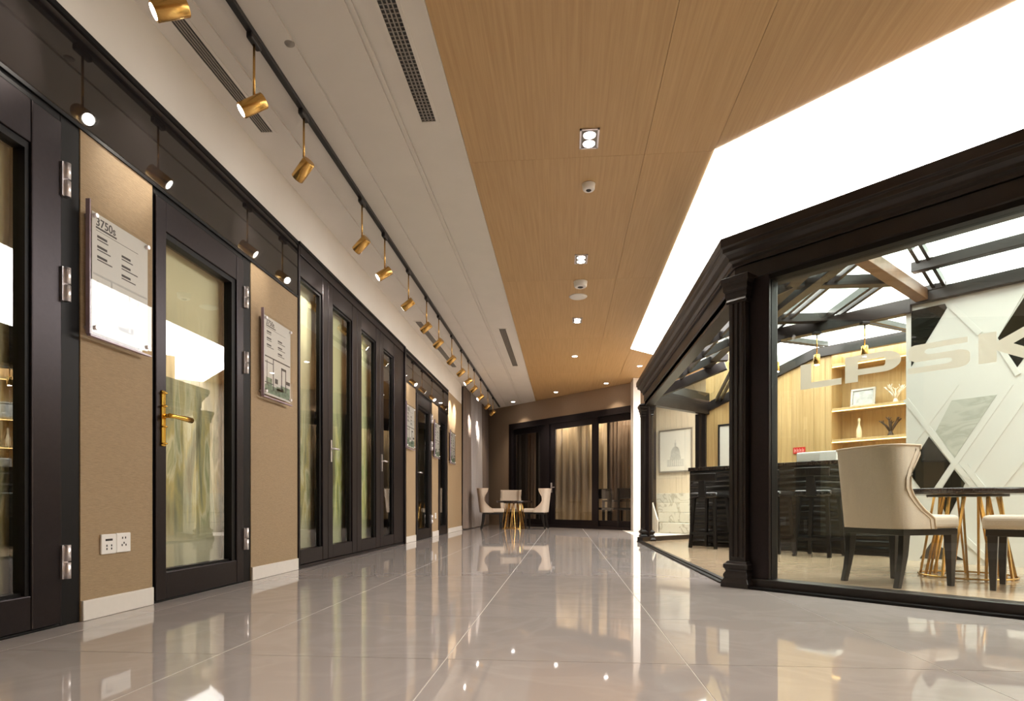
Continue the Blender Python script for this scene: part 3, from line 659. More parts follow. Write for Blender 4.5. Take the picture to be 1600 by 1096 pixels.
# lintel + cornice along the left side
def run(name, mat, path, prof, parent):
    """sweep a (outward, z) profile along a plan path; outward = to the left of travel"""
    vs = []; n = len(prof); P = [Vector((p[0], p[1])) for p in path]
    for i, p in enumerate(P):
        if i == 0: t = (P[1] - P[0]).normalized(); nr = Vector((-t.y, t.x)); k = 1
        elif i == len(P) - 1: t = (P[-1] - P[-2]).normalized(); nr = Vector((-t.y, t.x)); k = 1
        else:
            t0 = (P[i] - P[i - 1]).normalized(); t1 = (P[i + 1] - P[i]).normalized(); n0 = Vector((-t0.y, t0.x)); n1 = Vector((-t1.y, t1.x)); nr = (n0 + n1).normalized(); k = 1 / max(.3, nr.dot(n0))
        for o_, z in prof: q = p + nr * (o_ * k); vs.append((q.x, q.y, z))
    fs = []
    for i in range(len(P) - 1):
        for k in range(n): fs.append((i * n + k, i * n + (k + 1) % n, (i + 1) * n + (k + 1) % n, (i + 1) * n + k))
    fs += [tuple(range(n))[::-1], tuple((len(P) - 1) * n + k for k in range(n))]
    return MB().add(vs, fs).build(name, mat, parent, .003)
# plan path of the eaves, outward side on the left of travel: from far (P3) .. P2 .. P1 .. along the front to the right
EP = [(2.26, 9.995), (1.14, 8.89 - .0), (1.14, 4.20), (4.55, .79)]
EP = EP[::-1]      # travelling with the interior on the right -> outward on the left
BEAM = [(-.11, GT), (.0, GT), (.0, GT + .05), (.012, GT + .055), (.012, GT + .15), (-.11, GT + .15)]
CORN = [(.0, GT + .15), (.03, GT + .15), (.03, GT + .175), (.055, GT + .185), (.055, GT + .205), (.075, GT + .225), (.10, GT + .235), (.10, GT + .262), (.115, GT + .27), (.115, EZ), (-.11, EZ), (-.11, GT + .15)]
run('eaves_beam', 'beam', EP, BEAM, pv); run('cornice', 'beam', EP, CORN, pv)
# lintel box along the open left side reaches further in
MB().box(1.14, 1.25, 4.28, 8.86, 1.925, 2.03).build('lintel', 'beam', pv, .004)
# threshold on the open left side
MB().box(1.03, 1.065, 4.2, 8.9, 0, .010).build('threshold', 'seal', pv); MB().box(1.065, 1.10, 4.2, 8.9, 0, .018).build('threshold', 'beam', pv)
# front glazing
SG = 5.24
def sbar(name, mat, x0, x1, s0, s1, z0, z1, parent, bevel=0):
    m = MB(); fbox(m, x0, x1, s0, s1, z0, z1); return m.build(name, mat, parent, bevel)
sbar('bottom_rail', 'beam', 1.16, 4.5, SF - .02, SF + .16, 0, .062, pv, .006)
sbar('bottom_step', 'seal', 1.13, 4.5, SF - .10, SF - .02, 0, .014, pv)
sbar('glazing_stile', 'frame', 1.160, 1.250, SF, SF + .16, .062, GT, pv, .005)
sbar('glazing_bead', 'seal', 1.250, 1.272, SF + .04, SF + .13, .062, GT, pv)
sbar('glazing_head', 'seal', 1.25, 4.5, SF + .02, SF + .15, GT - .03, GT, pv)
gp = sub(sbar('front_pane', 'glass', 1.272, 4.5, SG, SG + .010, .062, GT - .03, pv), pv['_o'])
# lettering on the front glass
def glyph(ch):
    W_, H_, T_ = 1.0, .82, .27
    th = .20
    if ch == 'L': return [[(0, 0), (W_, 0), (W_, th), (T_, th), (T_, H_), (0, H_)]], W_
    if ch == 'P':
        arc = lambda cx_, cy_, rx, ry, a0, a1, n=10: [(cx_ + rx * math.cos(a0 + (a1 - a0) * i / n), cy_ + ry * math.sin(a0 + (a1 - a0) * i / n)) for i in range(n + 1)]
        q = .5; cy_ = .51
        o1 = [(T_, .20)] ; 
        return [[(0, 0), (T_, 0), (T_, .20), (T_, .38), (T_, .64), (T_, H_), (0, H_)],
                [(T_, .64), (.78, .64)] + arc(.78, .51, .04, .13, math.pi / 2, 0, 4)[1:] + [(1.12, .51)] + arc(.78, .51, .34, .31, 0, math.pi / 2, 8)[1:] + [(T_, H_)],
                [(T_, .20), (.78, .20)] + arc(.78, .51, .34, .31, -math.pi / 2, 0, 8)[1:] + [(.82, .51)] + arc(.78, .51, .04, .13, 0, -math.pi / 2, 4)[1:] + [(T_, .38)]], 1.12
    if ch == 'S':
        return [[(.12, H_), (1.02, H_), (1.02, .66), (.36, .66), (.30, .62), (.30, .56), (.36, .50), (.90, .50), (1.02, .44), (1.06, .36), (1.06, .14), (1.0, .04), (.90, 0), (.0, 0), (.0, .17), (.70, .17), (.76, .21), (.76, .28), (.70, .32), (.14, .32), (.03, .40), (0, .48), (0, .70), (.04, .79)]], 1.06
    if ch == 'K': return [[(0, 0), (.30, 0), (.30, H_), (0, H_)], [(.30, .30), (.72, 0), (1.14, 0), (.56, .43), (1.12, H_), (.72, H_), (.30, .54)]], 1.14
lets = MB(); u = 1.452
specs = [('L', 1.413, .165), ('P', 1.592, .200), ('S', 1.815, .192), ('K', 2.030, .195)]
for ch, x0, wd in specs:
    polys, W_ = glyph(ch)
    for p in polys:
        bm_pts = [(x0 + a / W_ * wd, SG - .0015 - (x0 + a / W_ * wd), 1.213 + b / .82 * .148) for a, b in p]
        back_ = [(x - .0006, y - .0006, z) for x, y, z in bm_pts]; n = len(p)
        lets.add(back_ + bm_pts, [tuple(range(n)), tuple(range(n, 2 * n))[::-1]] + [(i, (i + 1) % n, n + (i + 1) % n, n + i) for i in range(n)])
o = lets.build('lettering', 'letter', gp); o['label'] = 'large grey film letters on the front glass'
# triangulate ngon letters safely
bm = bmesh.new(); bm.from_mesh(o.data); bmesh.ops.triangulate(bm, faces=bm.faces[:], ngon_method='BEAUTY'); bm.to_mesh(o.data); bm.free()
# rear-left glazing between P2 and P3
def dbox(mb, x0, x1, d0, d1, z0, z1):    # along (1,1) at Y-X = d
    return mb.prism([(x0, x0 + d0), (x1, x1 + d0), (x1 - (d1 - d0) / 2, x1 + (d0 + d1) / 2), (x0 - (d1 - d0) / 2, x0 + (d0 + d1) / 2)], z0, z1)
def dpart(name, mat, x0, x1, d0, d1, z0, z1, bevel=0): m = MB(); dbox(m, x0, x1, d0, d1, z0, z1); return m.build(name, mat, pv, bevel)
dpart('bottom_rail', 'beam', 1.10, 2.18, 7.68, 7.82, 0, .07, .004)
dpart('glazing_stile', 'frame', 1.20, 1.245, 7.70, 7.80, .07, GT, .004); dpart('glazing_stile', 'frame', 2.09, 2.135, 7.70, 7.80, .07, GT, .004)
dpart('rear_pane', 'glass', 1.245, 2.09, 7.745, 7.755, .07, GT)

# roof timbers ------------------------------------------------------------
SLOPE = .31
def ZL(x): return 2.13 + SLOPE * (x - 1.14)
SWW = 9.17      # white wall / tie beam line
SB = 12.1       # plank wall line
def rbar(name, a, b, wd=.06, dp=.09, mat='beam', drop=0.0): return MB().bar(a, b, wd, dp, drop=drop).build(name, mat, pv, .004)
rbar('tie_beam', (1.98, SWW - 1.98, 2.425), (3.20, SWW - 3.20, 2.425), .10, .13)
rbar('wall_plate', (3.20, SWW - 3.20, 2.47), (5.2, SWW - 5.2, 2.47), .12, .11)
rbar('rear_rake', (2.24, 9.86, 2.12), (3.40, 8.70, 2.655), .08, .13); rbar('rear_plate', (3.40, 8.70, 2.655), (5.2, 6.9, 2.655), .08, .13)
rbar('hip_rafter', (1.16, 8.92, 2.11), (2.15, 8.52, 2.47), .09, .12); rbar('hip_rafter', (1.16, 4.20, 2.11), (2.12, 4.62, 2.44), .09, .12)
rbar('valley_beam', (2.12, 4.76, 2.475), (3.32, 5.96, 2.475), .10, .10, 'brown_beam')
rbar('purlin_cap', (3.22, SWW - 3.22, 2.50), (3.40, SWW - 3.40, 2.50), .14, .05)
def twin(name, a, b, gap=.035, wd=.028, dp=.06):
    a = Vector(a); b = Vector(b); t = (b - a).normalized(); sd = t.cross(Vector((0, 0, 1))).normalized() * (gap / 2 + wd / 2)
    for s in (-1, 1): MB().bar(a + sd * s, b + sd * s, wd, dp).build(name, 'beam', pv, .003)
RX, RZ = 1.93, 2.47       # eaves slope rises to RX, then a flat glazed grid
for y, xe in ((5.46, 2.80), (6.50, 2.66), (7.30, 1.96), (8.15, 2.1)):
    rbar('rafter', (1.2, y, 2.15), (RX, y, RZ), .06, .09)
    if xe > RX + .1: rbar('cross_beam', (RX, y, RZ), (xe, y, RZ), .10, .085)
rbar('purlin', (RX, 4.55, RZ + .01), (RX, 8.55, RZ + .01), .11, .10); rbar('purlin', (2.12, 4.80, RZ - .02), (1.97, 7.15, RZ - .02), .09, .10)
for x, ya, yb in ((1.56, 4.5, 8.65), (2.25, 4.92, 6.85), (2.70, 5.42, 6.45)):
    z = RZ + .01 if x > RX else 2.15 + (RZ - 2.15) * (x - 1.2) / (RX - 1.2) + .01
    twin('glazing_bar', (x, ya, z), (x, yb, z), .05, .032, .07)
# back bay rafters between tie beam and rear plate
for xb in (2.12, 2.80, 3.48):
    xt = xb + 1.40
    if xb < 2.5: twin('glazing_bar', (xb, SWW - xb, 2.44), (xb + 1.25, SWW - xb + 1.25, 2.64))
    else: twin('glazing_bar', (xb, SWW - xb, 2.44), (xb + 1.42, SWW - xb + 1.42, 2.66))
twin('glazing_bar', (2.1, 7.15, 2.44), (2.36, 9.70, 2.17))
# right-hand slope falling to the white wall
def ZR(S): return 2.47 + .30 * (SWW - S) * R2
for S in (8.55, 7.55):
    a = (SWW - 2.64) / 2 ; x0 = (S - 2.64) / 2
    rbar('purlin', (x0 + .03, S - x0 - .03, ZR(S)), (5.0, S - 5.0, ZR(S)), .08, .085)
for xb in (3.36, 4.5):
    twin('glazing_bar', (xb, SWW - xb, ZR(SWW) + .03), (xb - 1.0, SWW - xb - 1.0, ZR(SWW - 2) + .03), .05)
# roof panes
def pane(pts):
    vs = [Vector(p) for p in pts]; n = (vs[1] - vs[0]).cross(vs[2] - vs[0]).normalized()
    if n.z < 0: n = -n
    k = len(vs); MB().add([v for v in vs] + [v + n * .006 for v in vs], [tuple(range(k)), tuple(range(k, 2 * k))] + [(i, (i + 1) % k, k + (i + 1) % k, k + i) for i in range(k)]).build('roof_pane', 'roof_glass', pv)
def rl(x, y): return (x, y, (RZ if x > RX - .001 else 2.15 + (RZ - 2.15) * (x - 1.2) / (RX - 1.2)) + .02)
for ya, yb in ((4.75, 5.43), (5.49, 6.47), (6.53, 7.27), (7.33, 8.12), (8.18, 8.5)):
    for xa, xb in ((1.2, 1.53), (1.59, 1.90), (1.96, 2.22), (2.28, 2.67), (2.73, 3.1)):
        if xb > 2 and (yb > 7.3 or xb + yb > SWW + .1): continue
        if xb > 3 and ya < 5.4: continue
        pane([rl(xa, ya), rl(xb, ya), rl(xb, yb), rl(xa, yb)])
for xa, xb in ((2.15, 2.77), (2.83, 3.45), (3.51, 4.6)):
    e = 1.36; pane([(xa, SWW - xa, 2.445), (xb, SWW - xb, 2.445), (xb + e, SWW - xb + e, 2.655), (xa + e, SWW - xa + e, 2.655)])
pane([(1.3, 8.98, 2.15), (2.2, 8.55, 2.47), (3.35, 8.75, 2.64), (2.3, 9.8, 2.14)])
for xa, xb in ((3.40, 4.46), (4.54, 5.5)):
    for sa, sb in ((SWW - .04, 8.60), (8.50, 7.60)):
        ka = (SWW - sa) / 2; kb = (SWW - sb) / 2
        pane([(xa - ka, sa - xa + ka, ZR(sa) + .04), (xb - ka, sa - xb + ka, ZR(sa) + .04), (xb - kb, sb - xb + kb, ZR(sb) + .04), (xa - kb, sb - xa + kb, ZR(sb) + .04)])

# inner floor
ifl = MB().prism([(1.10, 4.30), (4.6, .80), (7.3, .80), (7.3, 12.4), (4.6, 12.4), (1.10, 8.87)], -.003, .008).build('floor', 'floor_in')
tag(ifl, 'beige travertine floor inside the glass pavilion', 'floor', kind='structure')

# plank wall behind the bar -------------------------------------------------
wp = thing('wall_pavilion', 'oak plank wall behind the bar counter', 'wall', (3.0, 9.1, 0), kind='structure')
x = 2.215; NX = 3.555
pw = .107      # X width of a plank (0.15 m along the wall)
while x < NX - .01:
    m = MB(); fbox(m, x + .0008, min(x + pw, NX) - .0008, SB + random.uniform(0, .004), SB + .06, 0, CZ if x < 2.62 else min(2.56, 2.05 + .462 * (x - 2.24))); m.build('plank', 'wood_wall', wp); x += pw
m = MB(); fbox(m, 2.2, NX, SB + .06, SB + .10, 0, 2.02); m.build('backing', 'wall_dark', wp)
ND = .48
x = NX + .0
while x < 5.9:
    m = MB(); fbox(m, x + .0008, x + pw - .0008, SB + ND + random.uniform(0, .004), SB + ND + .06, 0, 2.60); m.build('plank', 'wood_wall', wp); x += pw
m = MB(); m.prism([(NX, SB - NX), (NX - .012, SB - NX - .012 + .024), (NX + ND / 2 - .012, SB - NX + ND / 2 + .012), (NX + ND / 2, SB - NX + ND / 2)], 0, 2.56); m.build('niche_side', 'wood_wall', wp)
def shelf(z, label):
    s_ = thing('wall_shelf', label, 'shelf', (4.2, 8.1, z), 'oak shelves in the niche')
    m = MB(); fbox(m, NX + .004, 5.4, SB + .0, SB + ND, z - .03, z); m.build('board', 'wood_wall', s_, .002)
    m = MB(); fbox(m, NX + .008, 5.4, SB + .012, SB + .03, z - .042, z - .03); m.build('light_strip', 'led', s_)
shelf(2.40, 'topmost oak shelf in the niche, behind the glass lettering'); shelf(1.81, 'oak shelf carrying a framed photo and white coral'); shelf(1.395, 'lowest oak shelf carrying a bottle and dark branches')

# shelf objects
def S45(x, s, z): return Vector((x + (s - SB) / 2, SB - x + (s - SB) / 2, z))
T45 = Vector((R2, -R2, 0)); N45 = Vector((-R2, -R2, 0))     # along wall to the right, towards viewer
def frame45(name, label, c, wd, ht, lean, fm, pm, cat='picture frame', art=None, fw=.02, parent_z=0):
    t = thing(name, label, cat, tuple(c))
    up = (Vector((0, 0, 1)) * math.cos(lean) - N45 * math.sin(lean)); nr = T45.cross(up) * -1
    if nr.dot(N45) < 0: nr = -nr
    def q(u0, u1, v0, v1, d0, d1):
        vs = [c + T45 * u + up * v + nr * d for d in (d0, d1) for u, v in ((u0, v0), (u1, v0), (u1, v1), (u0, v1))]
        return MB().add(vs, [(0, 1, 2, 3), (4, 5, 6, 7), (0, 1, 5, 4), (1, 2, 6, 5), (2, 3, 7, 6), (3, 0, 4, 7)])
    h = wd / 2
    for a in ((-h, h, 0, fw), (-h, h, ht - fw, ht), (-h, -h + fw, fw, ht - fw), (h - fw, h, fw, ht - fw)): q(*a, 0, .022).build('frame_side', fm, t, .002)
    p = sub(q(-h + fw, h - fw, fw, ht - fw, .002, .010).build('picture', pm, t), t['_o'])
    if art: art(q, p, h, ht)
    return t
frame45('photo_frame', 'grey framed photo leaning on the niche shelf', S45(3.80, SB + .16, 1.812), .30, .24, .15, 'pewter', 'mat_grey', fw=.028)
def branching(name, label, mat, base, ht, seed, n, r, cat):
    random.seed(seed); t = thing(name, label, cat, tuple(base)); m = MB(); b = Vector(base)
    m.lathe([(r * 3, 0), (r * 3.4, .02), (r * 2, ht * .25), (r * 1.3, ht * .35)], tuple(b), 12)
    for i in range(n):
        a = 2 * math.pi * i / n + random.uniform(-.3, .3); sp_ = ht * random.uniform(.35, .6)
        p0 = b + Vector((0, 0, ht * .22)); p1 = b + Vector((math.cos(a) * sp_ * .45, math.sin(a) * sp_ * .45, ht * .6)); p2 = b + Vector((math.cos(a) * sp_, math.sin(a) * sp_, ht * random.uniform(.82, 1)))
        m.tube([p0, p1, p2], r, 6, rs=[r * 1.4, r, r * .5])
        for k in range(2):
            q = p1.lerp(p2, random.uniform(.1, .6)); e = q + Vector((math.cos(a + (1 - 2 * k) * .9) * ht * .16, math.sin(a + (1 - 2 * k) * .9) * ht * .16, ht * random.uniform(.12, .22)))
            m.tube([q, e], r * .7, 6, rs=[r * .8, r * .4])
    m.build('branches', mat, t); return t
branching('coral_ornament', 'white branching coral ornament beside the framed photo', 'coral', S45(4.06, SB + .22, 1.811), .24, 3, 7, .009, 'ornament')
branching('twig_vase', 'dark branching twig ornament on the lowest niche shelf', 'branch', S45(4.12 - .10, SB + .22, 1.396), .24, 5, 6, .010, 'ornament')
bt = thing('bottle', 'slim cream ceramic bottle on the lowest niche shelf', 'bottle', tuple(S45(3.76, SB + .20, 1.396)))
MB().lathe([(.028, 0), (.034, .01), (.034, .10), (.026, .14), (.014, .175), (.013, .225), (.017, .23), (.017, .255), (.013, .256)], tuple(S45(3.76, SB + .20, 1.396)), 20).build('body', 'ceramic', bt)
MB().lathe([(.014, .2562), (.014, .268), (.008, .27)], tuple(S45(3.76, SB + .20, 1.396)), 16).build('stopper', 'coral', bt)
# framed picture and red sign on the plank wall
frame45('wall_picture', 'black framed white picture on the plank wall beside the corner post', S45(2.60, SB - .03, .95), .62, .81, 0, 'black', 'print', fw=.028)
rs_ = thing('red_sign', 'small red sign on the plank wall above the white box', 'sign', tuple(S45(3.245, SB - .01, 1.24)))
m = MB(); fbox(m, 3.185, 3.30, SB - .022, SB - .003, 1.24, 1.325); m.build('plate', 'red', rs_)
m = MB()
for k in range(4):
    xx = 3.195 + k * .026; fbox(m, xx, xx + .004, SB - .025, SB - .022, 1.255, 1.31); fbox(m, xx, xx + .017, SB - .025, SB - .022, 1.28, 1.287); fbox(m, xx + .012, xx + .016, SB - .025, SB - .022, 1.26, 1.30)
m.build('marks', 'red_pale', rs_)

# bar counter ---------------------------------------------------------------
bc = thing('bar_counter', 'black bar counter with a rippled front panel', 'counter', (2.3, 7.3, 0))
CS = 9.62
sbar('top', 'table_top', 1.575, 3.4, CS - .02, CS + .75, .955, 1.0, bc, .004)
bb = MB(); fbox(bb, 1.60, 3.4, CS + .02, CS + .70, .0, .955); bb.build('body', 'leg', bc)
# rippled front : horizontal waves
vs = []; fs = []; nu, nz = 40, 60
for i in range(nu + 1):
    for j in range(nz + 1):
        x = 1.60 + 1.8 * i / nu; z = .05 + .90 * j / nz
        dd = .012 * math.sin(z * 95 + 1.5 * math.sin(x * 4.2) + .8 * math.sin(x * 9)) + .004
        vs.append((x - dd / 2 , CS - x - dd / 2, z))
fs = [(i * (nz + 1) + j, (i + 1) * (nz + 1) + j, (i + 1) * (nz + 1) + j + 1, i * (nz + 1) + j + 1) for i in range(nu) for j in range(nz)]
o = MB().add(vs, fs, True).build('rippled_front', 'counter', bc); md = o.modifiers.new('t', 'SOLIDIFY'); md.thickness = .008
bx = thing('white_box', 'white machine with a rounded top on the bar counter', 'machine', (2.8, 7.1, 1.0))
m = MB(); fbox(m, 2.62, 2.93, CS + .22, CS + .55, 1.0, 1.115); m.build('body', 'white', bx, .012, 3)
m = MB(); fbox(m, 2.63, 2.80, CS + .215, CS + .221, 1.02, 1.09); m.build('front_panel', 'skirting', bx)
m = MB(); fbox(m, 2.70, 2.72, CS + .10, CS + .16, 1.0005, 1.012); o = m.build('small_dish', 'black', bevel=.003); tag(o, 'tiny black dish on the counter before the white machine', 'dish')

# white feature wall ---------------------------------------------------------
ww = thing('wall_feature', 'white feature wall with crossing bands, black mirror diamonds and marble inlay', 'wall', (3.2, 6.0, 0), kind='structure')
m = MB(); fbox(m, 3.165, 5.6, SWW, SWW + .16, 0, 2.36); m.build('panel', 'white_wall', ww)
# wall coordinates: (X along the slanted wall, height)
NB = [0]
def inlay(name, mat, pts, th=.006):
    n = len(pts); fr_ = [(x - th / 2, SWW - x - th / 2, z) for x, z in pts]; bk = [(x + .004, SWW - x + .004, z) for x, z in pts]
    return MB().add(fr_ + bk, [tuple(range(n)), tuple(range(n, 2 * n))[::-1]] + [(i, (i + 1) % n, n + (i + 1) % n, n + i) for i in range(n)]).build(name, mat, ww)
inlay('mirror_inlay', 'black_mirror', [(3.196, 2.315), (3.382, 2.318), (3.393, 2.278), (3.196, 1.801)])
inlay('mirror_inlay', 'black_mirror', [(3.638, 1.910), (3.728, 1.638), (3.850, 1.910), (3.783, 2.260)])
inlay('mirror_inlay', 'black_mirror', [(3.295, 1.144), (3.410, 0.890), (3.287, 0.589), (3.174, 0.839)])
inlay('mirror_inlay', 'black_mirror', [(3.431, 0.835), (3.487, 0.712), (3.395, 0.396), (3.344, 0.612)])
inlay('mirror_inlay', 'black_mirror', [(3.310, 0.190), (3.486, 0.039), (3.243, 0.033)])
inlay('marble_inlay', 'marble_in', [(3.417, 1.448), (3.644, 1.455), (3.433, 0.942), (3.332, 1.185)])
# crossing raised bands
def band(p, q, wd=.045):
    a = Vector((p[0] * 1.4142, p[1])); b = Vector((q[0] * 1.4142, q[1])); t = (b - a).normalized(); nr = Vector((-t.y, t.x)) * wd / 2
    pts = [a + nr, b + nr, b - nr, a - nr]; pts = [(p_[0] / 1.4142, max(.01, min(2.35, p_[1]))) for p_ in pts]
    NB[0] += 1
    return inlay('raised_band', 'white_wall', pts, .008 + .0011 * NB[0])
band((3.162, 1.505), (3.541, 0.654)); band((3.442, 1.592), (3.143, 0.978)); band((3.708, 1.535), (3.336, 0.659)); band((3.419, 2.280), (3.562, 1.997)); band((3.783, 2.344), (3.626, 1.914), .04)
band((3.770, 1.409), (3.498, 0.755)); band((3.488, 0.866), (3.613, 0.580)); band((3.635, 1.927), (3.745, 1.601), .04); band((3.384, 0.386), (3.613, 0.034)); band((3.809, 0.998), (3.613, 0.580))

# pendants under the tie beam -------------------------------------------------
def pendant(x, label):
    y = SWW - .06 - x; t = thing('pendant_spot', label, 'pendant light', (x, y, 2.29), 'brass pendants under the roof beam')
    MB().box(x - .035, x + .035, y - .035, y + .035, 2.27, 2.294).build('canopy', 'black', t, .004)
    MB().tube([(x, y, 2.276), (x, y, 2.06)], .006, 8).build('rod', 'gold', t)
    b = sub(MB().tube([(x, y, 2.065), (x, y, 2.06), (x, y, 1.965), (x, y, 1.96)], .03, 18, rs=[.025, .03, .03, .027]).build('shade', 'gold', t), t['_o'])
    MB().tube([(x, y, 1.963), (x, y, 1.957)], .022, 16).build('lens', 'lens', b)
    light('pendant_lamp', 'SPOT', (x, y, 1.94), 14, (1, .84, .62), t, (x, y, 0), .02, 70, .7)
pendant(2.276, 'brass pendant nearest the column, left of the three'); pendant(2.575, 'middle brass pendant under the roof beam'); pendant(2.895, 'brass pendant nearest the white wall, right of the three')

# room beyond the rear glazing -------------------------------------------------
bw = thing('wall_beyond', 'cream beadboard wall seen through the rear glazing', 'wall', (2.4, 12.6, 0), kind='structure')
x = 1.76; BS = 15.0
while x < 3.4:
    m = MB(); fbox(m, x + .0015, x + .0985, BS, BS + .05, 0, CZ); m.build('board', 'cream_board', bw, .004); x += .1
m = MB(); fbox(m, 1.76, 3.4, BS + .05, BS + .08, 0, CZ); m.build('backing', 'olive', bw)
def dome(q, p, h, ht):
    a = MB(); b = MB()
    def add(u0, u1, v0, v1): t_ = q(u0, u1, v0, v1, .0102, .0112); a.add(t_.v, t_.f)
    add(-.20, .20, .12, .26); add(-.13, .13, .26, .32)
    for k in range(9): hw = .115 * math.cos(k / 9 * math.pi / 2); add(-hw, hw, .32 + .2 * math.sin(k / 9 * math.pi / 2) * .95, .32 + .2 * math.sin((k + 1) / 9 * math.pi / 2))
    add(-.02, .02, .52, .60); add(-.006, .006, .60, .66)
    a.build('dome_drawing', 'ink_pale', p)
    for k in range(9): t_ = q(-.18 + k * .044, -.168 + k * .044, .13, .25, .0113, .0118); b.add(t_.v, t_.f)
    b.build('column_lines', 'print', p)
Cd = Vector((2.27, BS - 2.27, 1.19)) + N45 * .03
frame45('dome_picture', 'framed drawing of a domed building on the cream wall', Cd, .80, .88, 0, 'pewter', 'print', art=dome, fw=.03)
st = thing('marble_stairs', 'white veined marble steps beyond the rear glazing', 'stairs', (2.2, 12.3, 0))
for k in range(4):
    m = MB(); fbox(m, 1.78 + .03 * k, 3.2, BS - 1.45 + .36 * k, BS - .002, .19 * k + .004, .19 * (k + 1)); m.build('step', 'step', st, .006)
m = MB(); m.add([tuple(Vector((1.74 + (s - BS + 1.5) * .0, s - 1.74, 0)) + Vector((o_ / 2, -o_ / 2, z))) for o_ in (0, .04) for s, z in ((BS - 1.5, .004), (BS - .002, .004), (BS - .002, .98), (BS - 1.5, .24))], [(0, 1, 2, 3), (4, 5, 6, 7), (0, 1, 5, 4), (1, 2, 6, 5), (2, 3, 7, 6), (3, 0, 4, 7)]); m.build('stringer', 'skirting', st)
small_down(1.75, 11.35, 'added fill downlight brightening the marble steps', 150)  # added fill lamp, no known fixture here; brightens the view through the rear pane

# ================================================================== FURNITURE
def wing_chair(label, loc, rz, group):
    t = thing('wing_chair', label, 'chair', (0, 0, 0), group)
    zs = [.365, .40, .43, .455, .48, .52, .57, .62, .68, .74, .79, .83, .862, .882]
    def xf(z):
        P = [(.36, .03), (.43, .02), (.455, -.015), (.48, -.055), (.52, -.10), (.57, -.145), (.62, -.17), (.68, -.17), (.74, -.15), (.79, -.122), (.83, -.10), (.87, -.092), (.9, -.092)]
        for (a, b), (c, d) in zip(P, P[1:]):
            if z <= c: return b + (d - b) * (z - a) / (c - a)
        return P[-1][1]
    xb = lambda z: -.245 - .062 * (z - .36) / .52
    def ring(z, w_, off):
        f = xf(z); b = xb(z) + off; r = max(.02, min(.098 - off * .6, f - b - .004)); pts = []
        flare = .0 * max(0, (z - .6) / .3)
        w_ = w_ + flare
        n1, n2, n3 = 8, 7, 6
        for i in range(n1): pts.append((f + (b + r - f) * i / n1, -w_))
        for i in range(n2): a = math.pi / 2 * i / n2; pts.append((b + r - r * math.sin(a), -w_ + r - r * math.cos(a)))
        for i in range(n3 + 1): pts.append((b - .018 * math.sin(math.pi * i / n3), (-w_ + r) + (2 * w_ - 2 * r) * i / n3))
        left = [(x, -y) for x, y in pts[:n1 + n2]][::-1]
        return pts + left
    out = [ring(z, .245, 0) for z in zs]; inn = [ring(z, .197, .05) for z in zs]; n = len(out[0]); K = len(zs)
    vs = [(x, y, z) for R, z in zip(out, zs) for x, y in R] + [(x, y, z) for R, z in zip(inn, zs) for x, y in R]
    fs = []; o2 = K * n
    for j in range(K - 1):
        for i in range(n - 1):
            fs.append((j * n + i, j * n + i + 1, (j + 1) * n + i + 1, (j + 1) * n + i)); fs.append((o2 + j * n + i, o2 + (j + 1) * n + i, o2 + (j + 1) * n + i + 1, o2 + j * n + i + 1))
        for i in (0, n - 1): fs.append((j * n + i, (j + 1) * n + i, o2 + (j + 1) * n + i, o2 + j * n + i))
    for i in range(n - 1):
        fs.append(((K - 1) * n + i, (K - 1) * n + i + 1, o2 + (K - 1) * n + i + 1, o2 + (K - 1) * n + i)); fs.append((i, o2 + i, o2 + i + 1, i + 1))
    sh = MB().add(vs, fs, True).build('back_shell', 'fabric', t)
    md = sh.modifiers.new('b', 'BEVEL'); md.width = .012; md.segments = 3; md.limit_method = 'ANGLE'; md.angle_limit = math.radians(50)
    # piping along the rim
    path = [(out[j][0][0], out[j][0][1], zs[j]) for j in range(K)] + [(x, y, zs[-1]) for x, y in out[-1]][1:-1] + [(out[j][n - 1][0], out[j][n - 1][1], zs[j]) for j in range(K)][::-1]
    MB().tube(path, .0075, 6).build('piping', 'piping', sh)
    path = [(out[j][3][0] * .0 + out[j][0][0] - .035, -(.245 + .0 * max(0, (zs[j] - .6) / .3)) - .001, zs[j]) for j in range(K - 1)]
    for s in (1, -1): MB().tube([(x, y * s, z) for x, y, z in path], .004, 6).build('trim_line', 'piping', sh)
    MB().box(-.12, .255, -.232, .232, .362, .452).build('seat', 'fabric', t, .03, 4)
    MB().box(-.205, .235, -.226, .226, .325, .366).build('seat_rail', 'leg', t, .004)
    for s in (-1, 1):
        vs = []; 
        MB().add([(.185, s * .222, 0), (.215, s * .222, 0), (.215, s * .192, 0), (.185, s * .192, 0), (.175, s * .228, .33), (.228, s * .228, .33), (.228, s * .175, .33), (.175, s * .175, .33)], [(0, 1, 2, 3), (4, 5, 6, 7), (0, 1, 5, 4), (1, 2, 6, 5), (2, 3, 7, 6), (3, 0, 4, 7)]).build('leg', 'leg', t, .003)
        prof = [(-.245, -.215, 0), (-.222, -.187, .10), (-.207, -.16, .20), (-.20, -.145, .33)]
        vs = []; fs = []
        for x0, x1, z in prof: vs += [(x0, s * .222, z), (x1, s * .222, z), (x1, s * .185, z), (x0, s * .185, z)]
        for k in range(3):
            for i in range(4): fs.append((k * 4 + i, k * 4 + (i + 1) % 4, k * 4 + 4 + (i + 1) % 4, k * 4 + 4 + i))
        fs += [(0, 1, 2, 3), (12, 13, 14, 15)]
        MB().add(vs, fs).build('leg', 'leg', t, .003)
    t.location = loc; t.rotation_euler = (0, 0, rz)
    return t
def place_chair(src, label, loc, rz, group):
    c = copy_tree(src); c['label'] = label; c['group'] = group; c.location = loc; c.rotation_euler = (0, 0, rz); return c
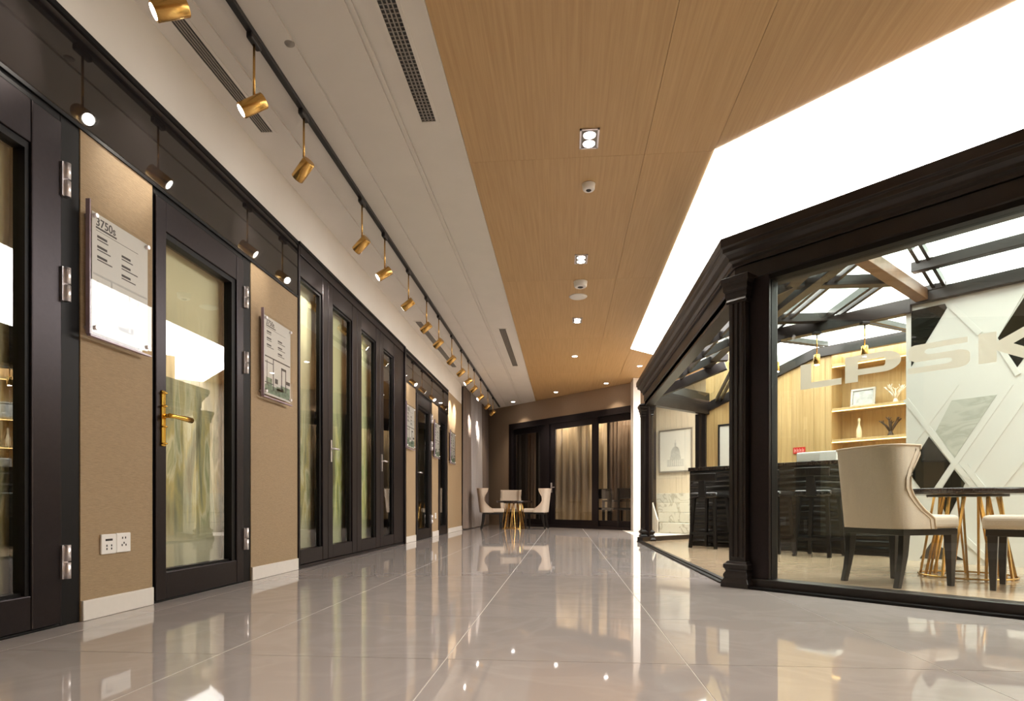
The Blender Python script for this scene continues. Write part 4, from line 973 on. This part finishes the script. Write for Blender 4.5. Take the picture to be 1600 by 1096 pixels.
ch = wing_chair('cream wing chair inside the pavilion, back to the glass', (2.18, 4.24, .008), math.radians(21), 'cream wing chairs in the pavilion')
place_chair(ch, 'cream wing chair cut off by the right edge', (2.85, 3.95, .008), math.radians(140), 'cream wing chairs in the pavilion')
place_chair(ch, 'far cream wing chair left of the table, facing right', (-1.58, 13.30, 0), math.radians(10), 'cream wing chairs at the far end')
place_chair(ch, 'far cream wing chair right of the table, facing left', (-.62, 13.60, 0), math.radians(172), 'cream wing chairs at the far end')
place_chair(ch, 'far cream wing chair behind the table, facing the viewer', (-1.25, 14.50, 0), math.radians(-78), 'cream wing chairs at the far end')

def rod_table(label, loc, r, zt, group=None):
    x, y, z0 = loc; t = thing('round_table', label, 'table', loc, group)
    MB().lathe([(r - .012, zt - .04), (r, zt - .036), (r, zt - .006), (r - .008, zt)], (x, y, z0), 48).build('table_top', 'table_top', t)
    MB().lathe([(.24, zt - .055), (.24, zt - .04)], (x, y, z0), 32).build('top_plate', 'black', t)
    n = 18
    for k in range(n):
        a = 2 * math.pi * k / n; rt = .20 if k % 2 else .14; rb_ = .29 if k % 2 else .23; tw = .25 if k % 2 else -.2
        MB().bar((x + rb_ * math.cos(a), y + rb_ * math.sin(a), z0), (x + rt * math.cos(a + tw), y + rt * math.sin(a + tw), z0 + zt - .055), .014, .014, up=(math.cos(a), math.sin(a), .2)).build('rod', 'gold', t)
    pts = [(x + .29 * math.cos(2 * math.pi * k / 36), y + .29 * math.sin(2 * math.pi * k / 36), z0 + .012) for k in range(37)]
    MB().tube(pts, .007, 6).build('base_ring', 'gold', t)
    return t
rod_table('round dark table on brass rods inside the pavilion', (2.87, 4.66, .008), .50, .628)
rod_table('round dark table on brass rods at the far end', (-1.12, 13.72, 0), .40, .62)

def bar_stool(label, loc, rz):
    t = thing('bar_stool', label, 'stool', (0, 0, 0), 'black bar stools at the counter')
    for sx in (-1, 1):
        for sy in (-1, 1):
            a, b = .17, .135
            MB().bar((sx * a, sy * a, 0), (sx * b, sy * b, .60), .034, .034, up=(0, 1, 0), drop=-.017).build('leg', 'leg', t, .003)
    for q in (((-.162, -.162), (.162, -.162)), ((-.162, .162), (.162, .162)), ((-.162, -.162), (-.162, .162)), ((.162, -.162), (.162, .162))):
        MB().bar((*q[0], .19), (*q[1], .19), .022, .03).build('stretcher', 'leg', t)
    MB().box(-.18, .18, -.185, .185, .595, .665).build('seat', 'seat_black', t, .03, 4)
    sp_ = MB().add([(-.185, -.05, .60), (-.16, -.05, .60), (-.16, .05, .60), (-.185, .05, .60), (-.215, -.035, .86), (-.19, -.035, .86), (-.19, .035, .86), (-.215, .035, .86)], [(0, 1, 2, 3), (4, 5, 6, 7), (0, 1, 5, 4), (1, 2, 6, 5), (2, 3, 7, 6), (3, 0, 4, 7)])
    sp_.build('back_splat', 'leg', t, .003)
    vs = []; fs = []; n = 12
    for i in range(n + 1):
        y = -.17 + .34 * i / n; xo = -.225 + .05 * (y / .17) ** 2
        vs += [(xo, y, .80), (xo + .024, y, .80), (xo + .020, y, .885), (xo - .004, y, .885)]
    for i in range(n):
        for k in range(4): fs.append((i * 4 + k, i * 4 + (k + 1) % 4, i * 4 + 4 + (k + 1) % 4, i * 4 + 4 + k))
    fs += [(3, 2, 1, 0), (n * 4, n * 4 + 1, n * 4 + 2, n * 4 + 3)]
    MB().add(vs, fs).build('back_rail', 'leg', t, .004)
    t.location = loc; t.rotation_euler = (0, 0, rz); return t
M['seat_black'] = plain('black_leather', (.016, .014, .013), .22, noise=.2, nscale=60)
b0 = bar_stool('black bar stool left of the column, at the counter end', (1.75, 7.56, .008), math.radians(45))
for lb, l in (('black bar stool just right of the column', (2.24, 6.90, .008)), ('black bar stool beside the cream wing chair', (2.56, 6.44, .008))):
    c = copy_tree(b0); c['label'] = lb; c.location = l; c.rotation_euler = (0, 0, math.radians(45))

# dark table and chairs behind the far glass
def dark_chair(label, loc, rz):
    t = thing('dining_chair', label, 'chair', (0, 0, 0), 'dark chairs behind the far glass doors')
    for sx in (-.19, .19):
        for sy in (-.19, .19): MB().box(sx - .02, sx + .02, sy - .02, sy + .02, 0, .42 if sx > 0 else .88).build('leg', 'leg', t)
    MB().box(-.21, .21, -.21, .21, .42, .47).build('seat', 'seat_black', t, .01); MB().box(-.205, -.175, -.17, .17, .66, .88).build('backrest', 'seat_black', t, .01)
    t.location = loc; t.rotation_euler = (0, 0, rz); return t
dt = thing('dining_table', 'dark dining table behind the right far glass panel', 'table', (1.3, 13.9, 0))
m = MB(); fbox(m, .86, 1.42, FS + .85, FS + 1.25, .60, .64); m.build('table_top', 'table_top', dt)
for a, sv in ((.88, .88), (1.38, .88), (.88, 1.2), (1.38, 1.2)): m = MB(); fbox(m, a, a + .025, FS + sv, FS + sv + .04, 0, .60); m.build('leg', 'leg', dt)
dark_chair('dark dining chair behind the far glass, left of the pair', (.87 + .12, FS + .42 - .87 - .12, 0), math.radians(45))
dark_chair('dark dining chair behind the far glass, right of the pair', (1.41, FS + .36 - 1.41, 0), math.radians(45))
for xx, lb in ((-.02, 'downlight washing the top of the gold sheer curtain, left'), (.72, 'downlight washing the top of the gold sheer curtain, right'), (1.30, 'downlight washing the top of the umber sheer curtain')):
    small_down(xx, FS + 1.28 - xx, lb, 50, 'downlights behind the far glass doors')
for o in bpy.data.objects:
    if '_o' in o: del o['_o']
